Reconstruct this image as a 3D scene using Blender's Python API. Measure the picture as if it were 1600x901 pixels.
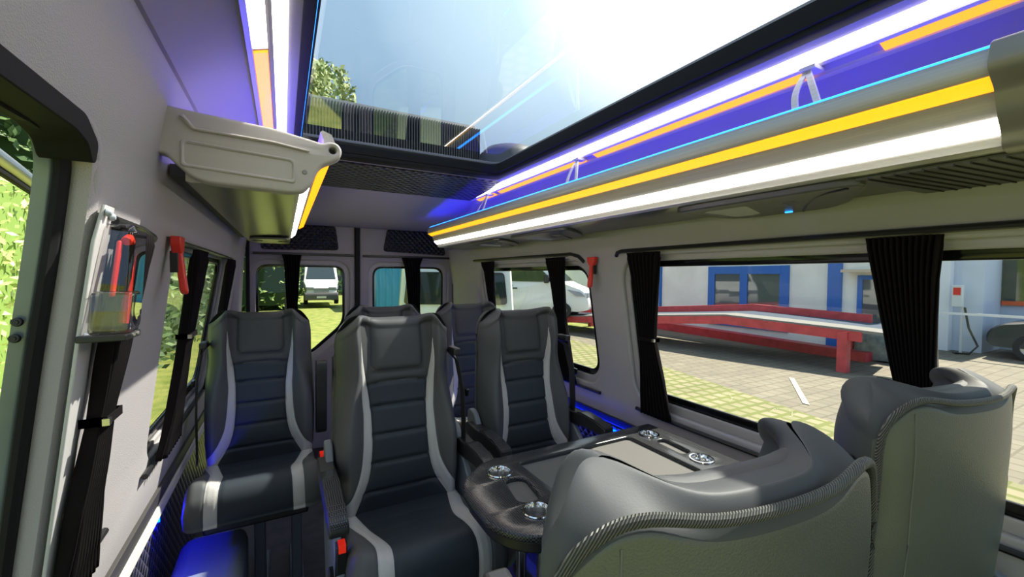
import bpy, bmesh, math, random
from mathutils import Vector, Matrix
random.seed(7)
for _o in list(bpy.data.objects): bpy.data.objects.remove(_o)
SC = bpy.context.scene; COL = SC.collection
# ------------------------------------------------------------------ camera
# world: x to the right side of the van, y towards its rear doors, z up, camera at the origin
FLOOR = -1.42; GROUND = -2.0
cd = bpy.data.cameras.new('camera'); cam = bpy.data.objects.new('camera', cd); COL.objects.link(cam)
cd.sensor_width = 36; cd.lens = 650/1600*36; cd.clip_start = .02; cd.clip_end = 400
_f = 650.
Yc = Vector((443-800, -(428-450), -_f)).normalized()
Xc = Vector((2000-800, -(440-450), -_f)).normalized()
Xc = (Xc-Yc*Xc.dot(Yc)).normalized(); Zc = Xc.cross(Yc)
cam.matrix_world = Matrix((Xc, Yc, Zc)).to_4x4()
SC.camera = cam
# ------------------------------------------------------------------ light and exposure
SC.view_settings.view_transform = 'Standard'; SC.view_settings.look = 'None'
SC.view_settings.gamma = 1; SC.view_settings.use_curve_mapping = False
SC.view_settings.exposure = 0.22
SUN = Vector((.60, .05, .80)).normalized()
sd = bpy.data.lights.new('sun', 'SUN'); sd.energy = 11.0; sd.angle = .012; sd.color = (1, .91, .76)
so_ = bpy.data.objects.new('sun', sd); COL.objects.link(so_)
so_.rotation_euler = SUN.to_track_quat('Z', 'Y').to_euler()
wd = bpy.data.worlds.new('sky'); SC.world = wd; wd.use_nodes = True
N = wd.node_tree.nodes; L = wd.node_tree.links; N.clear()
out = N.new('ShaderNodeOutputWorld'); bg = N.new('ShaderNodeBackground'); L.new(bg.outputs[0], out.inputs[0])
tc = N.new('ShaderNodeTexCoord')
dp = N.new('ShaderNodeVectorMath'); dp.operation = 'DOT_PRODUCT'; dp.inputs[1].default_value = Vector((.68, .42, .60)).normalized()
L.new(tc.outputs['Generated'], dp.inputs[0])
cr = N.new('ShaderNodeValToRGB'); L.new(dp.outputs['Value'], cr.inputs[0])
e = cr.color_ramp.elements; e[0].position = .30; e[0].color = (.40, .60, .86, 1); e[1].position = .99; e[1].color = (2.2, 2.2, 2.1, 1)
m_ = e.new(.76); m_.color = (.48, .69, .90, 1); m_ = e.new(.91); m_.color = (.95, 1.2, 1.35, 1)
no = N.new('ShaderNodeTexNoise'); no.inputs['Scale'].default_value = 2.2; no.inputs['Detail'].default_value = 5
L.new(tc.outputs['Generated'], no.inputs['Vector'])
mr = N.new('ShaderNodeMapRange'); L.new(no.outputs['Fac'], mr.inputs['Value'])
mr.inputs['From Min'].default_value = .45; mr.inputs['From Max'].default_value = .8; mr.inputs['To Max'].default_value = .5
mx = N.new('ShaderNodeMix'); mx.data_type = 'RGBA'; L.new(mr.outputs[0], mx.inputs['Factor'])
L.new(cr.outputs[0], mx.inputs[6]); mx.inputs[7].default_value = (1.0, 1.15, 1.3, 1)
L.new(mx.outputs[2], bg.inputs['Color']); bg.inputs['Strength'].default_value = 1.0

# ------------------------------------------------------------------ materials
MATS = {}
def mat(name, col, rough=.6, metal=0, bump=None, var=None, emit=None, coat=0, spec=.5, sheen=0):
    if name in MATS: return MATS[name]
    m = bpy.data.materials.new(name); m.use_nodes = True; MATS[name] = m
    nt = m.node_tree; b = nt.nodes['Principled BSDF']
    b.inputs['Base Color'].default_value = (*col, 1); b.inputs['Roughness'].default_value = rough
    b.inputs['Metallic'].default_value = metal; b.inputs['Coat Weight'].default_value = coat
    b.inputs['Specular IOR Level'].default_value = spec
    b.inputs['Sheen Weight'].default_value = sheen
    tcn = nt.nodes.new('ShaderNodeTexCoord')
    if bump:
        kind, sc, st = bump
        if kind == 'noise':
            t = nt.nodes.new('ShaderNodeTexNoise'); t.inputs['Scale'].default_value = sc; t.inputs['Detail'].default_value = 4; o = t.outputs['Fac']
        else:
            t = nt.nodes.new('ShaderNodeTexVoronoi'); t.inputs['Scale'].default_value = sc; o = t.outputs['Distance']
        nt.links.new(tcn.outputs['Object'], t.inputs['Vector'])
        bp = nt.nodes.new('ShaderNodeBump'); bp.inputs['Strength'].default_value = st; bp.inputs['Distance'].default_value = .002
        nt.links.new(o, bp.inputs['Height']); nt.links.new(bp.outputs[0], b.inputs['Normal'])
    if var:
        sc, amt = var
        t = nt.nodes.new('ShaderNodeTexNoise'); t.inputs['Scale'].default_value = sc; t.inputs['Detail'].default_value = 6
        nt.links.new(tcn.outputs['Object'], t.inputs['Vector'])
        r = nt.nodes.new('ShaderNodeValToRGB'); r.color_ramp.elements[0].position = .3; r.color_ramp.elements[1].position = .7
        r.color_ramp.elements[0].color = (*[c*(1-amt) for c in col], 1); r.color_ramp.elements[1].color = (*[min(1, c*(1+amt)) for c in col], 1)
        nt.links.new(t.outputs['Fac'], r.inputs[0]); nt.links.new(r.outputs[0], b.inputs['Base Color'])
    if emit:
        b.inputs['Emission Color'].default_value = (*emit[0], 1); b.inputs['Emission Strength'].default_value = emit[1]
    return m
def nodes_of(m): return m.node_tree.nodes, m.node_tree.links, m.node_tree.nodes['Principled BSDF']
WALL = mat('wall_leatherette', (.40, .375, .38), .62, bump=('voronoi', 420, .25), spec=.3)
WALLP = mat('moulded_grey_plastic', (.40, .375, .37), .55, bump=('noise', 500, .12))
CEIL = mat('ceiling_lining', (.33, .305, .36), .75, bump=('noise', 300, .1))
BLACK = mat('black_plastic', (.012, .012, .013), .4)
RUBBER = mat('black_rubber', (.012, .012, .013), .7, spec=.2, bump=('noise', 60, .1))
GLOSSBLK = mat('gloss_black', (.006, .006, .007), .12)
FAB = mat('curtain_cloth', (.008, .006, .007), .9, bump=('noise', 700, .3), spec=.1)
CHROME = mat('chrome', (.8, .8, .8), .08, 1)
METAL = mat('grey_painted_metal', (.20, .24, .26), .35, .3, var=(6, .15))
STEELBAR = mat('satin_metal', (.55, .53, .5), .3, 1)
CENTER = mat('dark_leather', (.022, .029, .038), .55, bump=('noise', 500, .05), spec=.32)
SIDE = mat('grey_leather', (.070, .073, .076), .55, bump=('noise', 500, .05), spec=.32)
HEADP = mat('mid_grey_leather', (.048, .050, .053), .55, bump=('noise', 500, .05), spec=.32)
STRIPE = mat('light_grey_leather', (.42, .41, .395), .5, bump=('noise', 330, .25))
SHELL = mat('back_shell_leather', (.100, .106, .088), .40, bump=('voronoi', 420, .16), spec=.6)
SEATPL = mat('seat_side_plastic', (.16, .18, .20), .5, bump=('noise', 400, .15))
PAD = mat('armrest_pad', (.02, .021, .023), .4, bump=('noise', 300, .2))
REDB = mat('red_button', (.75, .02, .01), .4, emit=((1, .02, 0), .25))
RED = mat('red_plastic', (.72, .03, .015), .35)
STRAP = mat('belt_webbing', (.014, .014, .015), .7, bump=('noise', 900, .4))
LEDW = mat('white_led', (1, 1, 1), .5, emit=((1, .96, .90), 11))
LEDWC = mat('white_ceiling_led', (1, 1, 1), .5, emit=((1, .96, .92), 5))
LEDO = mat('orange_led', (.8, .3, .02), .5, emit=((1, .27, .006), 1.75))
LEDY = mat('amber_led', (.8, .4, .02), .5, emit=((1, .37, .002), 1.4))
LEDB = mat('blue_led', (0, .1, .8), .5, emit=((.02, .26, 1), 3.2))
LEDBH = mat('deep_blue_led', (0, .02, .8), .5, emit=((.03, .02, 1), 45))
LEDBS = mat('blue_spot_led', (0, .02, .8), .5, emit=((.0, .0008, 1), 1100))
LEDBL = mat('soft_blue_led', (0, .02, .8), .5, emit=((.0, .015, 1), 40))
FLOORM = mat('floor_vinyl', (.035, .028, .032), .6, var=(14, .4))
PAINTW = mat('white_paint', (.78, .78, .76), .25, coat=.5)
CARGLASS = mat('dark_car_glass', (.02, .03, .03), .05, spec=.8)
TYRE = mat('tyre', (.02, .02, .02), .8)
RIM = mat('rim', (.5, .5, .5), .3, .8)
DPLAST = mat('grey_bumper_plastic', (.10, .10, .105), .6)
BLUEP = mat('blue_paint', (.02, .14, .50), .45)
REDP = mat('red_steel_paint', (.50, .05, .06), .5, var=(5, .2))
CREAM = mat('cream_render', (.88, .86, .78), .8, var=(1.2, .08))
GREYW = mat('grey_cladding', (.60, .66, .74), .7, var=(1.2, .06))
# carbon weave
CARB = mat('carbon_weave', (.03, .03, .033), .22, spec=.35)
n, l, b = nodes_of(CARB)
t = n.new('ShaderNodeTexCoord'); mp = n.new('ShaderNodeMapping'); mp.inputs['Rotation'].default_value = (0, 0, math.radians(45)); mp.inputs['Scale'].default_value = (1, 1, 1)
ck = n.new('ShaderNodeTexChecker'); ck.inputs['Scale'].default_value = 230; ck.inputs['Color1'].default_value = (.008, .008, .009, 1); ck.inputs['Color2'].default_value = (.055, .058, .062, 1)
l.new(t.outputs['Object'], mp.inputs[0]); l.new(mp.outputs[0], ck.inputs[0]); l.new(ck.outputs[0], b.inputs['Base Color'])
# quilted leatherette: diamond stitching
def quilt(name, rot, sc, col, axis_swap=None):
    m = mat(name, col, .38, spec=.6); n, l, b = nodes_of(m)
    t = n.new('ShaderNodeTexCoord'); hs = []
    for a in (1, -1):
        mp = n.new('ShaderNodeMapping'); mp.inputs['Rotation'].default_value = rot(a)
        w = n.new('ShaderNodeTexWave'); w.wave_type = 'BANDS'; w.bands_direction = 'X'; w.inputs['Scale'].default_value = sc; w.wave_profile = 'SIN'
        l.new(t.outputs['Object'], mp.inputs[0]); l.new(mp.outputs[0], w.inputs[0]); hs.append(w)
    mu = n.new('ShaderNodeMath'); mu.operation = 'MULTIPLY'; l.new(hs[0].outputs['Fac'], mu.inputs[0]); l.new(hs[1].outputs['Fac'], mu.inputs[1])
    sq = n.new('ShaderNodeMath'); sq.operation = 'POWER'; sq.inputs[1].default_value = .35; l.new(mu.outputs[0], sq.inputs[0])
    bp = n.new('ShaderNodeBump'); bp.inputs['Strength'].default_value = 1; bp.inputs['Distance'].default_value = .012
    l.new(sq.outputs[0], bp.inputs['Height']); l.new(bp.outputs[0], b.inputs['Normal'])
    r = n.new('ShaderNodeValToRGB'); r.color_ramp.elements[0].color = (*[c*3.2+.02 for c in col], 1); r.color_ramp.elements[1].color = (*col, 1); r.color_ramp.elements[1].position = .22
    l.new(mu.outputs[0], r.inputs[0]); l.new(r.outputs[0], b.inputs['Base Color'])
    return m
R45 = math.radians(45)
QUILT_Z = quilt('quilted_roof_panel', lambda a: (0, 0, a*R45), 9, (.012, .012, .016))
QUILT_X = quilt('quilted_side_panel', lambda a: (a*math.radians(45), 0, R45*2), 9, (.015, .015, .02))
QUILT_Y = quilt('quilted_door_panel', lambda a: (0, a*R45, 0), 10, (.008, .008, .012))
# side panel: the bands must vary in the y-z plane
for nd in QUILT_X.node_tree.nodes:
    if nd.type == 'MAPPING': nd.inputs['Rotation'].default_value = (0, 0, 0)
_n, _l, _b = nodes_of(QUILT_X)
_w = [q for q in _n if q.type == 'TEX_WAVE']
for k, q in enumerate(_w):
    mpn = q.inputs[0].links[0].from_node
    mpn.inputs['Rotation'].default_value = (R45 if k == 0 else -R45, 0, 0); q.bands_direction = 'Y'
# brushed aluminium of the racks
ALU = mat('brushed_aluminium', (.46, .43, .40), .38, .25)
n, l, b = nodes_of(ALU)
t = n.new('ShaderNodeTexCoord'); mp = n.new('ShaderNodeMapping'); mp.inputs['Scale'].default_value = (160, 1.2, 160)
ns = n.new('ShaderNodeTexNoise'); ns.inputs['Scale'].default_value = 1.5; l.new(t.outputs['Object'], mp.inputs[0]); l.new(mp.outputs[0], ns.inputs[0])
r = n.new('ShaderNodeValToRGB'); r.color_ramp.elements[0].color = (.36, .335, .31, 1); r.color_ramp.elements[1].color = (.58, .55, .52, 1)
l.new(ns.outputs[0], r.inputs[0]); l.new(r.outputs[0], b.inputs['Base Color'])
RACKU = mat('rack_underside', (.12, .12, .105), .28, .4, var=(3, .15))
# glass
def glass(name, tint, k, f0=.04):
    m = bpy.data.materials.new(name); m.use_nodes = True; MATS[name] = m
    n = m.node_tree.nodes; l = m.node_tree.links; n.clear()
    o = n.new('ShaderNodeOutputMaterial'); mx = n.new('ShaderNodeMixShader'); tr = n.new('ShaderNodeBsdfTransparent'); g = n.new('ShaderNodeBsdfGlossy')
    tr.inputs[0].default_value = (*tint, 1); g.inputs['Roughness'].default_value = .0
    lw = n.new('ShaderNodeLayerWeight'); lw.inputs['Blend'].default_value = .5
    fr = n.new('ShaderNodeMath'); fr.operation = 'POWER'; fr.inputs[1].default_value = 4.2; l.new(lw.outputs['Facing'], fr.inputs[0])
    mu = n.new('ShaderNodeMath'); mu.operation = 'MULTIPLY_ADD'; mu.inputs[1].default_value = k*.9; mu.inputs[2].default_value = f0*k; mu.use_clamp = True
    l.new(fr.outputs[0], mu.inputs[0]); l.new(mu.outputs[0], mx.inputs[0]); l.new(tr.outputs[0], mx.inputs[1]); l.new(g.outputs[0], mx.inputs[2]); l.new(mx.outputs[0], o.inputs[0])
    return m
GLASS_SIDE = glass('side_window_glass', (.90, .93, .92), .8)
GLASS_ROOF = glass('roof_glass', (.74, .80, .84), 1.7)
CLEAR = glass('clear_case_plastic', (.90, .90, .90), 2.2)
# grass, paving
def ground_mat(name, c1, c2, sc, detail=8):
    m = mat(name, c1, .9); n, l, b = nodes_of(m)
    t = n.new('ShaderNodeTexCoord'); ns = n.new('ShaderNodeTexNoise'); ns.inputs['Scale'].default_value = sc; ns.inputs['Detail'].default_value = detail
    l.new(t.outputs['Object'], ns.inputs[0]); r = n.new('ShaderNodeValToRGB'); r.color_ramp.elements[0].position = .35; r.color_ramp.elements[1].position = .65
    r.color_ramp.elements[0].color = (*c1, 1); r.color_ramp.elements[1].color = (*c2, 1); l.new(ns.outputs[0], r.inputs[0]); l.new(r.outputs[0], b.inputs['Base Color'])
    bp = n.new('ShaderNodeBump'); bp.inputs['Strength'].default_value = .7; bp.inputs['Distance'].default_value = .05; l.new(ns.outputs[0], bp.inputs['Height']); l.new(bp.outputs[0], b.inputs['Normal'])
    return m
GRASS = ground_mat('lawn', (.13, .18, .02), (.26, .27, .06), 3)
def paving(name, tile, gap, joint, c1, c2):
    m = mat(name, tile, .85); n, l, b = nodes_of(m)
    t = n.new('ShaderNodeTexCoord'); br = n.new('ShaderNodeTexBrick'); br.inputs['Scale'].default_value = 1
    br.inputs['Brick Width'].default_value = .24; br.inputs['Row Height'].default_value = .24; br.inputs['Mortar Size'].default_value = gap; br.inputs['Mortar Smooth'].default_value = .3
    br.inputs['Color1'].default_value = (*c1, 1); br.inputs['Color2'].default_value = (*c2, 1); br.inputs['Mortar'].default_value = (*joint, 1)
    ns = n.new('ShaderNodeTexNoise'); ns.inputs['Scale'].default_value = 1.5; ns.inputs['Detail'].default_value = 6
    mx = n.new('ShaderNodeMix'); mx.data_type = 'RGBA'; mx.blend_type = 'MULTIPLY'; mx.inputs['Factor'].default_value = .5
    l.new(t.outputs['Object'], br.inputs[0]); l.new(t.outputs['Object'], ns.inputs[0]); l.new(br.outputs['Color'], mx.inputs[6]); l.new(ns.outputs['Fac'], mx.inputs[7]); l.new(mx.outputs[2], b.inputs['Base Color'])
    return m
PAVE = paving('paving', (.5, .45, .35), .018, (.14, .12, .08), (.24, .21, .15), (.19, .165, .12))
TURFPAVE = paving('turf_paving', (.5, .45, .35), .045, (.15, .17, .03), (.32, .28, .16), (.24, .24, .10))
def leafmat(name, c1, c2):
    m = mat(name, c1, .6); n, l, b = nodes_of(m)
    g = n.new('ShaderNodeNewGeometry'); r = n.new('ShaderNodeValToRGB'); r.color_ramp.elements[0].color = (*c1, 1); r.color_ramp.elements[1].color = (*c2, 1)
    l.new(g.outputs['Random Per Island'], r.inputs[0]); l.new(r.outputs[0], b.inputs['Base Color'])
    b.inputs['Transmission Weight'].default_value = 0
    return m
LEAF = leafmat('hedge_leaves', (.09, .20, .03), (.34, .44, .10))
LEAFD = leafmat('dark_leaves', (.03, .08, .02), (.12, .20, .05))
LEAFY = leafmat('yellow_green_leaves', (.22, .28, .05), (.46, .46, .14))
BARK = mat('bark', (.09, .07, .05), .9)

# ------------------------------------------------------------------ mesh helpers
class MB:
    def __init__(s): s.v = []; s.f = []; s.m = []
    def add(s, vs, fs, mi=0):
        o = len(s.v); s.v += [tuple(p) for p in vs]; s.f += [tuple(i+o for i in f) for f in fs]; s.m += [mi]*len(fs); return s
    def box(s, a, b, mi=0):
        x0, y0, z0 = a; x1, y1, z1 = b
        return s.add([(x0, y0, z0), (x1, y0, z0), (x1, y1, z0), (x0, y1, z0), (x0, y0, z1), (x1, y0, z1), (x1, y1, z1), (x0, y1, z1)],
                     [(0, 3, 2, 1), (4, 5, 6, 7), (0, 1, 5, 4), (1, 2, 6, 5), (2, 3, 7, 6), (3, 0, 4, 7)], mi)
    def hexa(s, p, mi=0):   # 8 corners as in box
        return s.add(p, [(0, 3, 2, 1), (4, 5, 6, 7), (0, 1, 5, 4), (1, 2, 6, 5), (2, 3, 7, 6), (3, 0, 4, 7)], mi)
    def prism(s, poly, d0, d1, fn, mi=0):    # poly (a,b); fn(a,b,d)->xyz
        n = len(poly); vs = [fn(a, b, d0) for a, b in poly]+[fn(a, b, d1) for a, b in poly]
        fs = [tuple(range(n))[::-1], tuple(range(n, 2*n))]+[(i, (i+1) % n, n+(i+1) % n, n+i) for i in range(n)]
        return s.add(vs, fs, mi)
    def tube(s, pts, r, seg=10, mi=0, closed=False, flat=1.0):
        pts = [Vector(p) for p in pts]; n = len(pts); rings = []; up0 = Vector((0, 0, 1))
        for i, p in enumerate(pts):
            a = pts[i-1] if (i > 0 or closed) else p; c = pts[(i+1) % n] if (i < n-1 or closed) else p
            d = (c-a).normalized(); u = up0.cross(d)
            if u.length < .05: u = Vector((1, 0, 0)).cross(d)
            u.normalize(); w = d.cross(u)
            rr = r[i] if isinstance(r, (list, tuple)) else r
            rings.append([p+u*math.cos(2*math.pi*k/seg)*rr+w*math.sin(2*math.pi*k/seg)*rr*flat for k in range(seg)])
        vs = [q for ring in rings for q in ring]; fs = []
        for i in range(n if closed else n-1):
            j = (i+1) % n
            for k in range(seg): fs.append((i*seg+k, i*seg+(k+1) % seg, j*seg+(k+1) % seg, j*seg+k))
        if not closed: fs += [tuple(range(seg))[::-1], tuple((n-1)*seg+k for k in range(seg))]
        return s.add(vs, fs, mi)
    def lathe(s, prof, c, axis='z', seg=32, mi=0):   # prof (r,h)
        vs = []; c = Vector(c)
        for r, h in prof:
            for k in range(seg):
                a = 2*math.pi*k/seg; x, y = r*math.cos(a), r*math.sin(a)
                vs.append(c+Vector({'z': (x, y, h), 'x': (h, x, y), 'y': (x, h, y)}[axis]))
        fs = [(i*seg+k, i*seg+(k+1) % seg, (i+1)*seg+(k+1) % seg, (i+1)*seg+k) for i in range(len(prof)-1) for k in range(seg)]
        return s.add(vs, fs, mi)
    def grid(s, fn, us, vs_, mi=0, mfn=None):
        nu, nv = len(us), len(vs_); vs = [fn(u, v) for u in us for v in vs_]; o = len(s.v); s.v += [tuple(p) for p in vs]
        for i in range(nu-1):
            for j in range(nv-1):
                s.f.append((o+i*nv+j, o+(i+1)*nv+j, o+(i+1)*nv+j+1, o+i*nv+j+1)); s.m.append(mfn(i, j) if mfn else mi)
        return s
def link(name, mesh, parent=None, loc=None):
    o = bpy.data.objects.new(name, mesh); COL.objects.link(o)
    if parent: o.parent = parent
    if loc: o.location = loc
    return o
def build(name, mb, mats, parent=None, world=True, bevel=0, sharp=35, merge=0, solid=0, origin=None):
    """mesh object; with world=True the vertices are in world coordinates and are shifted to the parent's base"""
    me = bpy.data.meshes.new(name); vs = mb.v; off = Vector((0, 0, 0))
    if parent and world:
        p = parent
        while p: off += p.location; p = p.parent
        vs = [tuple(Vector(q)-off) for q in vs]
    elif origin is not None: vs = [tuple(Vector(q)-Vector(origin)) for q in vs]
    me.from_pydata(vs, [], mb.f)
    for m in (mats if isinstance(mats, (list, tuple)) else [mats]): me.materials.append(m)
    me.polygons.foreach_set('material_index', mb.m); me.update()
    bm = bmesh.new(); bm.from_mesh(me)
    if merge: bmesh.ops.remove_doubles(bm, verts=bm.verts, dist=merge)
    bmesh.ops.recalc_face_normals(bm, faces=bm.faces); bm.to_mesh(me); bm.free()
    me.polygons.foreach_set('use_smooth', [True]*len(me.polygons)); me.set_sharp_from_angle(angle=math.radians(sharp))
    o = link(name, me, parent, loc=origin if not parent else None)
    if solid: s_ = o.modifiers.new('s', 'SOLIDIFY'); s_.thickness = solid; s_.offset = 0
    if bevel: bv = o.modifiers.new('b', 'BEVEL'); bv.width = bevel; bv.segments = 3; bv.limit_method = 'ANGLE'; bv.angle_limit = math.radians(40); bv.harden_normals = False
    return o
def thing(name, label, cat, loc=(0, 0, 0), rz=0, group=None):
    o = bpy.data.objects.new(name, None); COL.objects.link(o); o.location = loc; o.rotation_euler = (0, 0, rz); o.empty_display_size = .05
    o['label'] = label; o['category'] = cat
    if group: o['group'] = group
    return o
def tag(o, label, cat, group=None, kind=None):
    o['label'] = label; o['category'] = cat
    if group: o['group'] = group
    if kind: o['kind'] = kind
    return o
def struct(o): o['kind'] = 'structure'; return o
def copy_tree(o, parent=None):
    c = o.copy(); COL.objects.link(c); c.parent = parent
    for ch in [q for q in bpy.data.objects if q.parent == o]: copy_tree(ch, c)
    return c
def rrect(a0, b0, a1, b1, r, n=8, rs=None):
    rs = rs or (r, r, r, r); pts = []
    for (cx, cy, sa, rr) in ((a0+rs[0], b0+rs[0], 180, rs[0]), (a1-rs[1], b0+rs[1], 270, rs[1]), (a1-rs[2], b1-rs[2], 0, rs[2]), (a0+rs[3], b1-rs[3], 90, rs[3])):
        for k in range(n+1):
            t = math.radians(sa+90*k/n); pts.append((cx+rr*math.cos(t), cy+rr*math.sin(t)))
    return pts
def roundpoly(pts, r, n=6):
    out = []; m = len(pts)
    for i in range(m):
        p = Vector(pts[i]); a = Vector(pts[i-1])-p; c = Vector(pts[(i+1) % m])-p; rr = r[i] if isinstance(r, (list, tuple)) else r
        rr = min(rr, a.length*.49, c.length*.49); A = p+a.normalized()*rr; C = p+c.normalized()*rr
        for k in range(n+1):
            t = k/n; out.append(tuple(A*(1-t)**2+p*2*t*(1-t)+C*t*t))
    return out
def plate(name, loops, depth, fn, mats, parent=None, bevel=.004, sharp=35):
    """flat plate with holes: loops[0] outline, the rest holes; fn(a,b,d)->world, d in 0..depth"""
    cu = bpy.data.curves.new('c', 'CURVE'); cu.dimensions = '2D'; cu.fill_mode = 'BOTH'; cu.extrude = max(.0001, depth/2-bevel); cu.bevel_depth = bevel; cu.bevel_resolution = 2; cu.offset = -bevel
    for lp in loops:
        sp = cu.splines.new('POLY'); sp.points.add(len(lp)-1); sp.use_cyclic_u = True
        for q, (a, b_) in zip(sp.points, lp): q.co = (a, b_, 0, 1)
    ob = bpy.data.objects.new('c', cu); COL.objects.link(ob)
    dg = bpy.context.evaluated_depsgraph_get(); me = bpy.data.meshes.new_from_object(ob.evaluated_get(dg))
    bpy.data.objects.remove(ob); bpy.data.curves.remove(cu)
    mb = MB(); mb.v = [tuple(fn(v.co.x, v.co.y, v.co.z+depth/2)) for v in me.vertices]; mb.f = [tuple(p.vertices) for p in me.polygons]; mb.m = [0]*len(mb.f)
    bpy.data.meshes.remove(me)
    return build(name, mb, mats, parent, merge=.0002, sharp=sharp)
def wrx(z): return 1.38-.17*z
def wlx(z): return -.28+.17*z
def WR(y, z, d): return Vector((wrx(z)+d, y, z))      # d outwards
def WL(y, z, d): return Vector((wlx(z)-d, y, z))
def lerp_t(tab, x):
    if x <= tab[0][0]: return tab[0][1]
    for (a, p), (b_, q) in zip(tab, tab[1:]):
        if x <= b_:
            t = (x-a)/(b_-a); t = t*t*(3-2*t) if False else t; return p+(q-p)*t
    return tab[-1][1]
def sstep(a, b_, x): t = max(0, min(1, (x-a)/(b_-a))); return t*t*(3-2*t)
def frange(a, b_, n): return [a+(b_-a)*i/n for i in range(n+1)]

# ================================================================== the van's shell
mb = MB().box((-.50, -1.5, FLOOR-.04), (1.68, 3.72, FLOOR)); struct(build('floor', mb, FLOORM))
# right wall: three windows in it
W1 = (-.9, -.525, 1.40, .045)       # front long window (y0,z0,y1,z1)
W2 = (1.745, -.51, 2.99, .035)
def win_right(idx, w, rs):
    y0, z0, y1, z1 = w
    return (rrect(y0-.055, z0-.075, y1+.055, z1+.05, .12), rrect(y0-.028, z0-.035, y1+.028, z1+.025, .10), rrect(y0, z0, y1, z1, .065))
RW = [win_right(0, W1, 0), win_right(1, W2, 0)]
struct(plate('wall_right', [[(-1.5, -.78), (3.72, -.78), (3.72, .24), (-1.5, .24)], RW[0][0], RW[1][0]], .03, WR, WALLP, bevel=.010))
for k, r_ in enumerate(RW):
    w = thing('window_%d' % (k+1), '', ''); del w['label']; del w['category']; struct(w)
    plate('window_surround', [[(a, b_) for a, b_ in rrect(*( [(W1, W2)[k][0]-.09, (W1, W2)[k][1]-.11, (W1, W2)[k][2]+.09, (W1, W2)[k][3]+.08]), .12)], r_[1]], .014, lambda a, b_, d: WR(a, b_, d+.022), WALLP, w, bevel=.006)
    plate('window_seal', [[(a, b_) for a, b_ in rrect((W1, W2)[k][0]-.06, (W1, W2)[k][1]-.07, (W1, W2)[k][2]+.06, (W1, W2)[k][3]+.05, .10)], r_[2]], .014, lambda a, b_, d: WR(a, b_, d+.034), GLOSSBLK, w, bevel=.004)
    y0, z0, y1, z1 = (W1, W2)[k]
    mb = MB().add([WR(y0-.03, z0-.03, .045), WR(y1+.03, z0-.03, .045), WR(y1+.03, z1+.03, .045), WR(y0-.03, z1+.03, .045)], [(0, 1, 2, 3)])
    build('pane', mb, GLASS_SIDE, w)
    if k == 0:   # dark sun band along the top and the divider behind the wide curtain
        mb = MB().hexa([WR(.40, z0, .036), WR(.44, z0, .036), WR(.44, z0, .046), WR(.40, z0, .046), WR(.40, z1, .036), WR(.44, z1, .036), WR(.44, z1, .046), WR(.40, z1, .046)])
        build('window_bar', mb, GLOSSBLK, w)
# lower part of the right side
mb = MB().hexa([(1.50, -1.5, FLOOR), (1.54, -1.5, FLOOR), (1.54, 3.7, FLOOR), (1.50, 3.7, FLOOR), (1.503, -1.5, -.78), (1.55, -1.5, -.78), (1.55, 3.7, -.78), (1.503, 3.7, -.78)])
o = build('wall_right_lower', mb, QUILT_X); o.name = 'trim_1'; struct(o)
mb = MB().hexa([WR(-1.4, -.765, -.012), WR(-1.4, -.765, 0), WR(3.6, -.765, 0), WR(3.6, -.765, -.012), WR(-1.4, -.725, -.012), WR(-1.4, -.725, 0), WR(3.6, -.725, 0), WR(3.6, -.725, -.012)])
o = build('trim_2', mb, BLACK, bevel=.003); struct(o)
# left wall with the sliding door opening
DOOR = [(-1.5, .213), (.50, .213), (.78, .215), (.850, .205), (.885, .170), (.900, .11), (.915, 0), (.932, -.15), (.958, -.33), (.99, -.55), (1.025, -.80)]
W3 = (1.50, -.56, 2.72, .05)
def lean(p): return [(a+(.15*(.05-b_)/.6 if a < 2 else 0), b_) for a, b_ in p]
h1 = rrect(W3[0]-.0, W3[1]-.04, W3[2]+.05, W3[3]+.045, .10); h2 = rrect(W3[0]+.03, W3[1]-.02, W3[2]+.03, W3[3]+.025, .08); h3 = rrect(W3[0]+.05, W3[1]+.02, W3[2], W3[3], .06)
h1, h2, h3 = lean(h1), lean(h2), lean(h3)
struct(plate('wall_left', [DOOR+[(3.72, -.80), (3.72, .45), (-1.5, .45)], h1], .03, WL, WALL, bevel=.010))
w = thing('window_3', '', ''); del w['label']; del w['category']; struct(w)
plate('window_surround', [lean(rrect(W3[0]-.06, W3[1]-.09, W3[2]+.10, W3[3]+.08, .1)), h2], .014, lambda a, b_, d: WL(a, b_, d+.022), WALLP, w, bevel=.006)
plate('window_seal', [lean(rrect(W3[0]-.03, W3[1]-.07, W3[2]+.08, W3[3]+.06, .1)), h3], .014, lambda a, b_, d: WL(a, b_, d+.034), GLOSSBLK, w)
mb = MB().add([WL(W3[0], W3[1]-.03, .045), WL(W3[2]+.03, W3[1]-.03, .045), WL(W3[2]+.03, W3[3]+.03, .045), WL(W3[0], W3[3]+.03, .045)], [(0, 1, 2, 3)]); build('pane', mb, GLASS_SIDE, w)
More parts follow.
